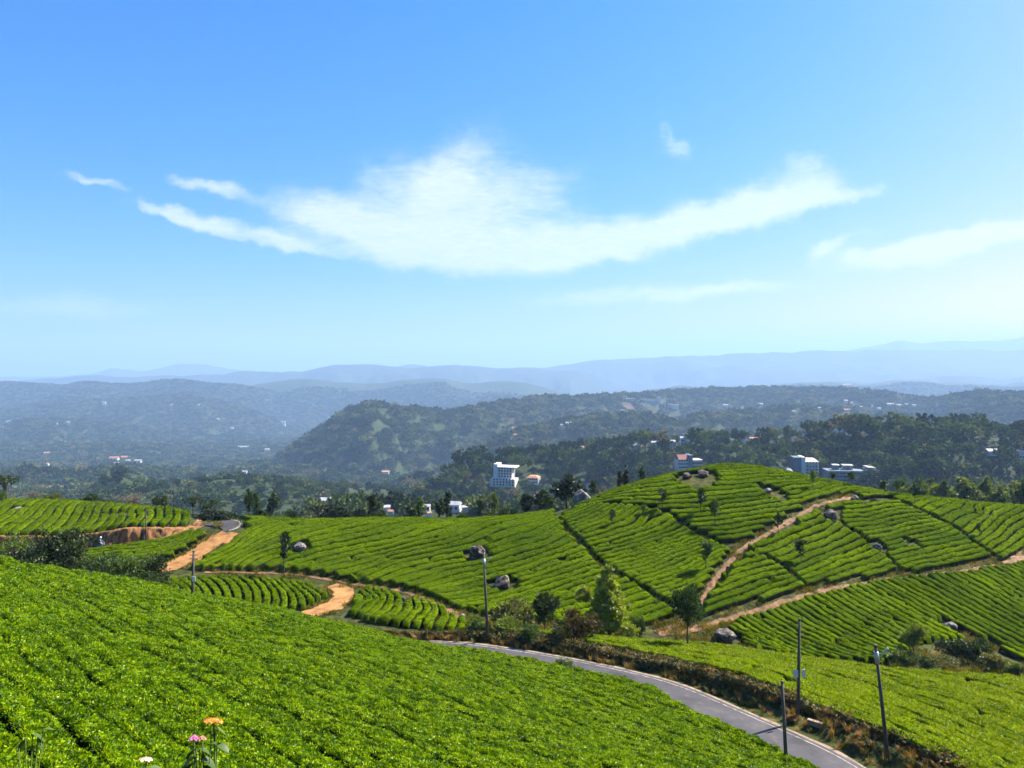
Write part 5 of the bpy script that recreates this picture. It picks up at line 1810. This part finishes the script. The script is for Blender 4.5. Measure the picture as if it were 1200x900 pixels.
for (u, v, w, h, wl) in [(764, 474, 15, 6, 'concrete'), (755, 471, 7, 4, 'white'), (772, 472, 6, 8, 'cream'), (778, 476, 5, 6, 'cream'), (791, 479, 10, 6, 'cream'), (785, 477, 6, 4, 'cream'), (735, 484, 12, 3, 'white'), (729, 483, 5, 3, 'white'), (742, 486, 5, 3, 'cream'), (737, 470, 14, 3, 'concrete')]:
    house(u, v, w, h, wl, 'roof_tin', *MIDH, dmin=1300, flat=True)
RH = ('tiny pale house among trees on the hazy ridges beyond the forest', 'houses on the ridges beyond the forest')
for (u, v, w, h, wl) in [(666, 498, 8, 3, 'white'), (658, 500, 4, 2.5, 'white'), (602, 506, 5, 5, 'cream'), (604, 512, 5, 3, 'terracotta'), (870, 483, 3, 7, 'cream'), (850, 477, 7, 3, 'white'), (891, 477, 7, 4, 'white'), (686, 490, 4, 2.5, 'white'),
                         (991, 473, 5, 4, 'white'), (998, 474, 4, 3, 'cream'), (1043, 476, 9, 3, 'white'), (1053, 477, 8, 3, 'white'), (1062, 476, 4, 3, 'white'), (1071, 477, 5, 2.5, 'white'), (1009, 479, 4, 3, 'terracotta'),
                         (1030, 481, 5, 3, 'white'), (1022, 478, 4, 3, 'cream'), (992, 482, 8, 2.5, 'concrete'), (992, 453, 11, 2.5, 'terracotta'), (1100, 476, 6, 2.5, 'white'), (960, 480, 4, 2.5, 'white'), (930, 484, 5, 2.5, 'white'), (1085, 496, 6, 3, 'cream')]:
    house(u, v, w, h, wl, 'roof_tin' if wl == 'white' else 'terracotta', *RH, dmin=1300)

# ------------------------------------------------------------------ forest
SIL_U = [-100, 0, 230, 290, 600, 650, 700, 750, 800, 860, 950, 1060, 1200, 1300]
SIL_V = [582, 585, 603, 606, 604, 599, 581, 563, 551, 543, 558, 582, 591, 595]
rng = rng_for(11)
NC = 4200
fu = rng.uniform(440, 1262, NC)
fd = rng.uniform(470, 745, NC)
fx, fy = (fu - CU) / F_PX * fd, fd
fz = ground(fx, fy)
# keep to the wooded rise: its face and crest
dr = np.interp(fu, RIDGES[0][0], RIDGES[0][2])
ok = (fy < dr + 18) & (fy > dr - 190)
hh = rng.uniform(9, 17, NC) * np.where(fu > 960, 1.12, 1.0) * np.where(vnoise(fx / 40, fy / 40, 97) > .7, 1.25, 1)
_, vt = project(fx, fy, fz + hh)
ok &= vt < np.interp(fu, SIL_U, SIL_V) - 1
for (bx, by, br) in BUILD_CLEAR:
    ub = CU + F_PX * bx / by
    front = (np.abs(fx - bx * fy / by) < br * .9) & (fy < by + 9) & (fy > by - 46)
    _, vb_ = project(bx, by, gz(bx, by))
    ok &= ~(front & (vt < vb_ - 5))
idx = np.nonzero(ok)[0]
# thin to a natural spacing
keep = []
cell = {}
for i in idx:
    kx, ky = int(fx[i] // 7), int(fy[i] // 7)
    if all((fx[i] - fx[j]) ** 2 + (fy[i] - fy[j]) ** 2 > 6.6 ** 2 for a in (-1, 0, 1) for b in (-1, 0, 1) for j in cell.get((kx + a, ky + b), [])):
        cell.setdefault((kx, ky), []).append(i)
        keep.append(i)
keep = np.array(keep)
order = keep[np.argsort(-(hh[keep] / fd[keep]) + .004 * rng.uniform(0, 1, len(keep)))]
things, rest = order[:290], order[290:]
print('forest trees', len(keep))


def wood_label(u):
    if u < 690:
        return 'tree of the wood on the slope around the big white hotel', 'wood around the white hotel'
    if u < 930:
        return 'tree of the wood behind the rounded hilltop and cream hotel', 'wood behind the hilltop'
    return 'tall dark tree of the wood behind the blue grey building and right crest', 'wood behind the right crest'


for i in things:
    kd = 'spire' if rng.uniform() < .28 else 'forest'
    plant(kd, int(rng.integers(0, 5)), 'forest', (fx[i], fy[i], fz[i]), hh[i], rng.uniform(.85, 1.25), *wood_label(fu[i]), rz=rng.uniform(0, 6.28))


def crown_blob(name, seed, n=150, leaf=.3):
    lobes = [(0, 0, .5, .42, .42, .42)] + [(random.Random(seed + i).gauss(0, .28), random.Random(seed * 3 + i).gauss(0, .28), .35 + .45 * random.Random(seed * 7 + i).random(), .26, .26, .24) for i in range(6)]
    me, _ = crown(name, M['forest_far'], lobes, n, leaf, seed, 40, .3, aspect=.75)
    return me


blobs = [proto_obj('crown_source', crown_blob('crown_source', 300 + i)) for i in range(2)]
sp_o = proto_obj('crown_source', get_proto('forest', 2, 'forest')[1])
sel = rest
points_object('forest', np.stack([fx[sel], fy[sel], fz[sel]], 1), np.stack([hh[sel], hh[sel], hh[sel]], 1), sp_o, 'rest of the dense wood on the rise beyond the hill', 'forest')
# far woods over valley and hills: one mass
for q, (d0, d1, n, r0, r1, lab) in enumerate([(215, 1000, 9000, 4.5, 8.5, 'wooded slopes in the near valley'), (1000, 5300, 95000, 8.5, 16.0, 'hazy woods covering the farther hills')]):
    dd = d0 * (d1 / d0) ** rng.uniform(0, 1, n) if q == 0 else np.sqrt(rng.uniform(d0 ** 2, d1 ** 2, n))
    uu = rng.uniform(-70, 1270, n)
    x, y = (uu - CU) / F_PX * dd, dd
    z = ground(x, y)
    pat = fbm(x / 160, y / 160, 4, 120) + .55 * fbm(x / 35, y / 35, 2, 121)
    ok = pat > (-.72 if q else -.66)
    if q == 0:
        dr = np.interp(uu, RIDGES[0][0], RIDGES[0][2])
        ok &= ~((uu > 440) & (y < dr + 20) & (y > dr - 190))
        ok &= ~((y < 300) & (uu > 340) & (uu < 760))
    s = rng.uniform(r0, r1, n)
    for (bx, by, br) in BUILD_CLEAR:
        front = (np.abs(x - bx * y / by) < br * .75) & (y < by + br) & (y > by - br - 24 - s * 2.2)
        ok &= ~front
    # drop what the land in front hides for sure
    _, vv = project(x, y, z + s)
    ok &= vv < np.interp(uu, SIL_U, SIL_V) + 2
    x, y, z, s = x[ok], y[ok], z[ok], s[ok]
    print('far wood', q, len(x))
    points_object('forest', np.stack([x, y, z - s * .12], 1), np.stack([s, s, s * rng.uniform(.7, 1.15, len(s))], 1), blobs[q], lab, 'forest')

# ------------------------------------------------------------------ poles
def pole(u0, v0, u1, v1, label, d=None, r=.11, name='utility_pole', lamp=None, lift=.2, plates=None, tagp=None):
    """foot at (u0, v0), head at (u1, v1)"""
    p = hit(u0, v0, lift, 38, 150) if d is None else np.array([*at(u0, 0, d)[:2], gz(*at(u0, 0, d)[:2])])
    D = p[1]
    top = np.array([(u1 - CU) / F_PX * D, D, (CV - v1) / F_PX * D])
    t = top - p
    e = link(name, None, loc=tuple(p))
    tag(e, label, 'pole')
    link('shaft', MB().tube([(0, 0, -.4), tuple(t * .5), tuple(t)], [r * 1.15, r, r * .75], 10).mesh('shaft', M['pole'], True), e)
    link('cap', MB().tube([tuple(t * .985), tuple(t * 1.012)], [r * .95, r * .9], 10).mesh('cap', M['pole'], True), e)
    if lamp:
        f, dx, dz = lamp
        a = t * f
        arm = link('lamp_arm', MB().tube([tuple(a), tuple(a + np.array([dx * .5, -.1, dz * .25])), tuple(a + np.array([dx, -.2, dz]))], [.035, .03, .03], 8).mesh('lamp_arm', M['metal'], True), e)
        hd = MB().box((0, 0, 0), (.36, .14, .09), 0, .7).mesh('lamp_head', M['metal'])
        q = a + np.array([dx * 1.05, -.2, dz + .03])
        h_ = link('lamp_head', hd, e, loc=tuple(q))
        h_.rotation_euler = (0, -math.atan2(dz, dx), 0)
        link('bracket', MB().tube([tuple(t * (f + .05)), tuple(t * (f - .05))], r * 1.25, 10).mesh('bracket', M['metal'], True), e)
    for (f, dx, w, h) in (plates or []):
        a = t * f
        link('plate', MB().box((0, 0, 0), (w, .03, h)).mesh('plate', M['white']), e, loc=tuple(a + np.array([dx, -r - .03, 0])))
    if tagp:
        a = t * tagp
        link('number_tag', MB().box((0, 0, 0), (.24, .03, .34)).mesh('number_tag', M['white']), e, loc=tuple(a + np.array([.1, -r - .03, 0])))
    for f in (.93, .86):
        link('insulator', MB().tube([tuple(t * f + np.array([-.28, 0, 0])), tuple(t * f + np.array([.28, 0, 0]))], .03, 6).mesh('insulator', M['pole'], True), e)
    return e


pole(572, 749, 566.5, 645, 'lamp pole at the left end of the roadside hedge', lamp=(.86, .55, .45))
pole(935, 838, 937, 726, 'dark upright pole carrying two pale plates beyond the road', plates=[(.46, -.26, .34, .5), (.46, .28, .22, .55)])
pole(922, 897, 916.5, 799, 'short dark pole at the near road edge with a pale tag at its foot', tagp=.06, r=.10)
pole(1041, 886, 1026, 757, 'leaning lamp pole right of the road', lamp=(.90, .45, .50))
pole(225, 706, 227, 646, 'thin pole before the left bench of tea', r=.09, tagp=.5)
pole(171, 634, 171, 597, 'thin pole standing against the orange earth bank', r=.08)
pole(204, 600, 204, 566, 'thin pole on the skyline left of the flat-topped trees', d=126, r=.08)

# low concrete block on the verge and the lone bush at the road edge
p = hit(955, 851, 0, 35, 80)
e = link('concrete_block', None, loc=tuple(p), rz=-.75)
link('slab', MB().box((0, 0, .15), (.9, .24, .3)).mesh('slab', M['gravel_edge']), e)
link('coping', MB().box((0, 0, .33), (.98, .30, .05)).mesh('coping', M['gravel_edge']), e)
tag(e, 'low pale concrete block on the dry verge right of the road', 'block')
for (u, v, w, lab) in [(663, 786, 22, 'single tea bush sticking out over the near road edge'), (1002, 872, 18, 'dry brown weed clump on the verge by the leaning pole'), (930, 845, 14, 'dry weed clump at the foot of the plate pole')]:
    p = hit(u, v, 0, 35, 80)
    k = p[1] / F_PX
    plant('shrub', 60 + int(u) % 5, 'leaf_mid' if u == 663 else 'grass_dry', p, w * k * .62, 1.45, lab)

# ------------------------------------------------------------------ motorcycle with rider on the far road
p = LANE[np.argmin(np.abs(CU + F_PX * LANE[:, 0] / LANE[:, 1] - 123))]
p = np.array([p[0], p[1], gz(p[0], p[1])])
e = link('motorcycle', None, loc=(p[0], p[1], p[2] + .12), rz=.25)
tag(e, 'dark motorcycle on the far road below the earth bank', 'motorcycle')
for x in (-.62, .62):
    w_ = link('wheel', MB().tube([(x + .29 * math.cos(a), 0, .3 + .29 * math.sin(a)) for a in np.linspace(0, 2 * math.pi, 17)], .05, 6, False).mesh('tyre', M['glass'], True), e)
    link('hub', MB().tube([(x, -.06, .3), (x, .06, .3)], .06, 8).mesh('hub', M['metal']), w_)
link('body', MB().tube([(-.7, 0, .62), (-.25, 0, .66), (.15, 0, .8), (.45, 0, .72)], [.1, .13, .16, .07], 8).mesh('body', M['bluegrey'], True), e)
link('engine', MB().box((0, 0, .38), (.45, .3, .34)).mesh('engine', M['metal']), e)
link('fork', MB().tube([(.62, 0, .3), (.42, 0, 1.0)], .035, 6).mesh('fork', M['metal']), e)
link('handlebar', MB().tube([(.36, -.34, 1.05), (.42, 0, 1.0), (.36, .34, 1.05)], .02, 6).mesh('handlebar', M['metal']), e)


def rider():
    J = [(-.2, 0, .92, .15), (-.16, 0, 1.15, .15), (-.08, 0, 1.4, .17), (-.05, 0, 1.53, .06), (-.03, 0, 1.68, .10), (-.02, 0, 1.78, .085),
         (-.07, -.2, 1.42, .065), (.1, -.27, 1.2, .05), (.32, -.3, 1.09, .04), (-.07, .2, 1.42, .065), (.1, .27, 1.2, .05), (.32, .3, 1.09, .04),
         (.2, -.18, .85, .085), (.08, -.2, .45, .055), (.2, -.2, .36, .04), (.2, .18, .85, .085), (.08, .2, .45, .055), (.2, .2, .36, .04)]
    E = [(0, 1), (1, 2), (2, 3), (3, 4), (4, 5), (2, 6), (6, 7), (7, 8), (2, 9), (9, 10), (10, 11), (0, 12), (12, 13), (13, 14), (0, 15), (15, 16), (16, 17)]
    me = bpy.data.meshes.new('person')
    me.from_pydata([j[:3] for j in J], E, [])
    o = link('person', me, loc=(p[0], p[1], p[2] + .12), rz=.25)
    me.materials.append(M['bluegrey'])
    md = o.modifiers.new('skin', 'SKIN')
    for v, j in zip(me.skin_vertices[0].data, J):
        v.radius = (j[3], j[3])
    me.skin_vertices[0].data[0].use_root = True
    o.modifiers.new('sub', 'SUBSURF').levels = 1
    tag(o, 'person in blue with a white helmet riding the motorcycle', 'person')
    bm = bmesh.new()
    bmesh.ops.create_uvsphere(bm, u_segments=14, v_segments=8, radius=.15)
    hm = bpy.data.meshes.new('helmet')
    bm.to_mesh(hm)
    bm.free()
    hm.materials.append(M['white'])
    link('helmet', hm, o, loc=(-.03, 0, 1.74))


rider()

# ------------------------------------------------------------------ flowers close to the viewpoint
M['petal_orange'] = solid_mat('petal_orange', [(.35, (.55, .12, .01)), (.6, (.70, .28, .04))], 60, rough=.5)
M['petal_pale'] = solid_mat('petal_pale', [(.35, (.80, .40, .25)), (.6, (.85, .66, .45))], 60, rough=.5)
M['petal_pink'] = solid_mat('petal_pink', [(.35, (.62, .06, .30)), (.6, (.80, .35, .52))], 60, rough=.5)
M['petal_red'] = solid_mat('petal_red', [(.35, (.62, .06, .14)), (.6, (.82, .40, .36))], 60, rough=.5)


def floret_head(name, mat, R, n, seed, flat=.45):
    """dome of small four-petalled florets"""
    rng = rng_for(seed)
    mb = MB()
    for i in range(n):
        r = math.sqrt((i + .5) / n)
        a = i * 2.39996
        c = np.array([R * r * math.cos(a), R * r * math.sin(a), R * flat * (1 - r * r)])
        nrm = np.array([r * math.cos(a) * 1.1, r * math.sin(a) * 1.1, .8])
        nrm /= np.linalg.norm(nrm)
        s = np.cross(nrm, [0.3, .1, 1.]); s /= np.linalg.norm(s)
        t = np.cross(nrm, s)
        q = R * .26 * rng.uniform(.85, 1.2)
        for k in range(4):
            b = k * math.pi / 2 + rng.uniform(0, 1)
            d = s * math.cos(b) + t * math.sin(b)
            e_ = np.cross(nrm, d)
            mb.poly([c, c + d * q * .6 + e_ * q * .42 + nrm * q * .2, c + d * q + nrm * q * .15, c + d * q * .6 - e_ * q * .42 + nrm * q * .2], [(0, 1, 2, 3)])
        mb.tube([tuple(c - nrm * R * .35), tuple(c)], [R * .03, R * .05], 5, False)
    return mb.mesh(name, mat)


def big_leaf(mb, base, d, L, W, droop, rng):
    d = np.array(d, float)
    d /= np.linalg.norm(d)
    s = np.cross(d, [0, 0, 1.])
    s /= np.linalg.norm(s) + 1e-9
    up = np.cross(s, d)
    n = 6
    V, Fq = [], []
    for i in range(n + 1):
        t = i / n
        w = W * math.sin(math.pi * min(1, t * .92 + .06)) ** .8
        c = np.array(base) + d * L * t - np.array([0, 0, 1]) * droop * L * t * t
        V += [c - s * w + up * w * .25, c, c + s * w + up * w * .25]
    for i in range(n):
        k = i * 3
        Fq += [(k, k + 1, k + 4, k + 3), (k + 1, k + 2, k + 5, k + 4)]
    mb.poly(V, Fq)


def flower_plant(label, heads, leaves, d, stemcol='leaf_mid'):
    base = np.array(at(heads[0][0], 0, d)) if heads else np.array(at(leaves[0][0], 0, d))
    base[2] = gz(base[0], base[1])
    e = link('flower_plant', None, loc=tuple(base))
    tag(e, label, 'flower')
    mb = MB()
    for i, (u, v, rp, mat, n) in enumerate(heads):
        t = np.array(at(u, v, d)) - base
        mb.tube([(.01 * i, 0, -.03), tuple(t * np.array([.4, .4, .5]) + np.array([.02, .03, 0])), tuple(t)], [.0028, .0022, .0014], 6)
        h_ = link('flower_head', floret_head('flower_head', M[mat], rp / F_PX * d, n, 40 + i, .22 if 'orange' in mat or 'pale' in mat else .8), e, loc=tuple(t))
        h_.rotation_euler = (-.30, .10 * (-1) ** i, 0)
    for (u, v, du, dv, dd, L, W) in leaves:
        t = np.array(at(u, v, d)) - base
        mb.tube([(0, 0, t[2] * .4), tuple(t * np.array([.5, .5, .85])), tuple(t)], [.0022, .0016, .0009], 5)
    link('stems', mb.mesh('stems', M[stemcol], True), e)
    for i, (u, v, du, dv, dd, L, W) in enumerate(leaves):
        lb = MB()
        t = np.array(at(u, v, d)) - base
        big_leaf(lb, t, (du, dd, -dv), L / F_PX * d, W / F_PX * d, .35, rng_for(i))
        link('leaf', lb.mesh('leaf', M['leaf_mid'], True), e)
    return e


flower_plant('plant with an orange flower head above the pink flowers', [(250, 845, 11, 'petal_orange', 30)], [(252, 853, .6, .4, .3, 15, 5), (247, 856, -.7, .5, .2, 15, 5), (254, 872, .9, .2, -.2, 16, 6)], 1.55)
flower_plant('plant with a pair of small pink flower heads low in the frame', [(227, 867, 6, 'petal_pink', 22), (237, 867, 5, 'petal_red', 18)],
             [(230, 877, -.8, .7, .2, 16, 6), (234, 878, .9, .4, .3, 14, 5), (230, 887, -1, .5, -.2, 20, 7), (236, 888, 1, .6, .1, 20, 7), (226, 895, -.6, .3, -.5, 20, 7), (240, 897, .5, .6, -.5, 20, 7), (247, 872, .8, -.2, .2, 7, 3)], 1.45)
flower_plant('plant with a small peach flower head at the bottom left', [(171, 890, 8, 'petal_pale', 20)], [(168, 899, -.7, .5, .2, 20, 7), (176, 899, .8, .4, .2, 20, 7)], 1.4)
e = flower_plant('dull drooping twig with yellowing leaves at the lower left', [], [(30, 866, -.6, .9, .2, 15, 5), (38, 860, .9, .5, .3, 14, 4), (22, 870, -1, .8, -.1, 14, 4), (44, 864, .5, 1, 0, 14, 5), (50, 855, 1, -.2, .3, 12, 3)], 1.6)
e.name = 'twig'
e['category'] = 'plant'

# ------------------------------------------------------------------ the hazy air
m = new_mat('haze_air')
out = m.node_tree.nodes.new('ShaderNodeOutputMaterial')
pv = m.node_tree.nodes.new('ShaderNodeVolumePrincipled')
pv.inputs['Color'].default_value = (.37, .60, .93, 1)
pv.inputs['Density'].default_value = 1.2e-4
pv.inputs['Anisotropy'].default_value = .1
m.node_tree.links.new(pv.outputs[0], out.inputs['Volume'])
hz = link('haze', MB().box((0, 0, 0), (62000, 62000, 1260)).mesh('haze', m), loc=(0, 0, 630 - 560))
tag(hz, 'pale blue haze filling the valley air', 'haze', kind='stuff')
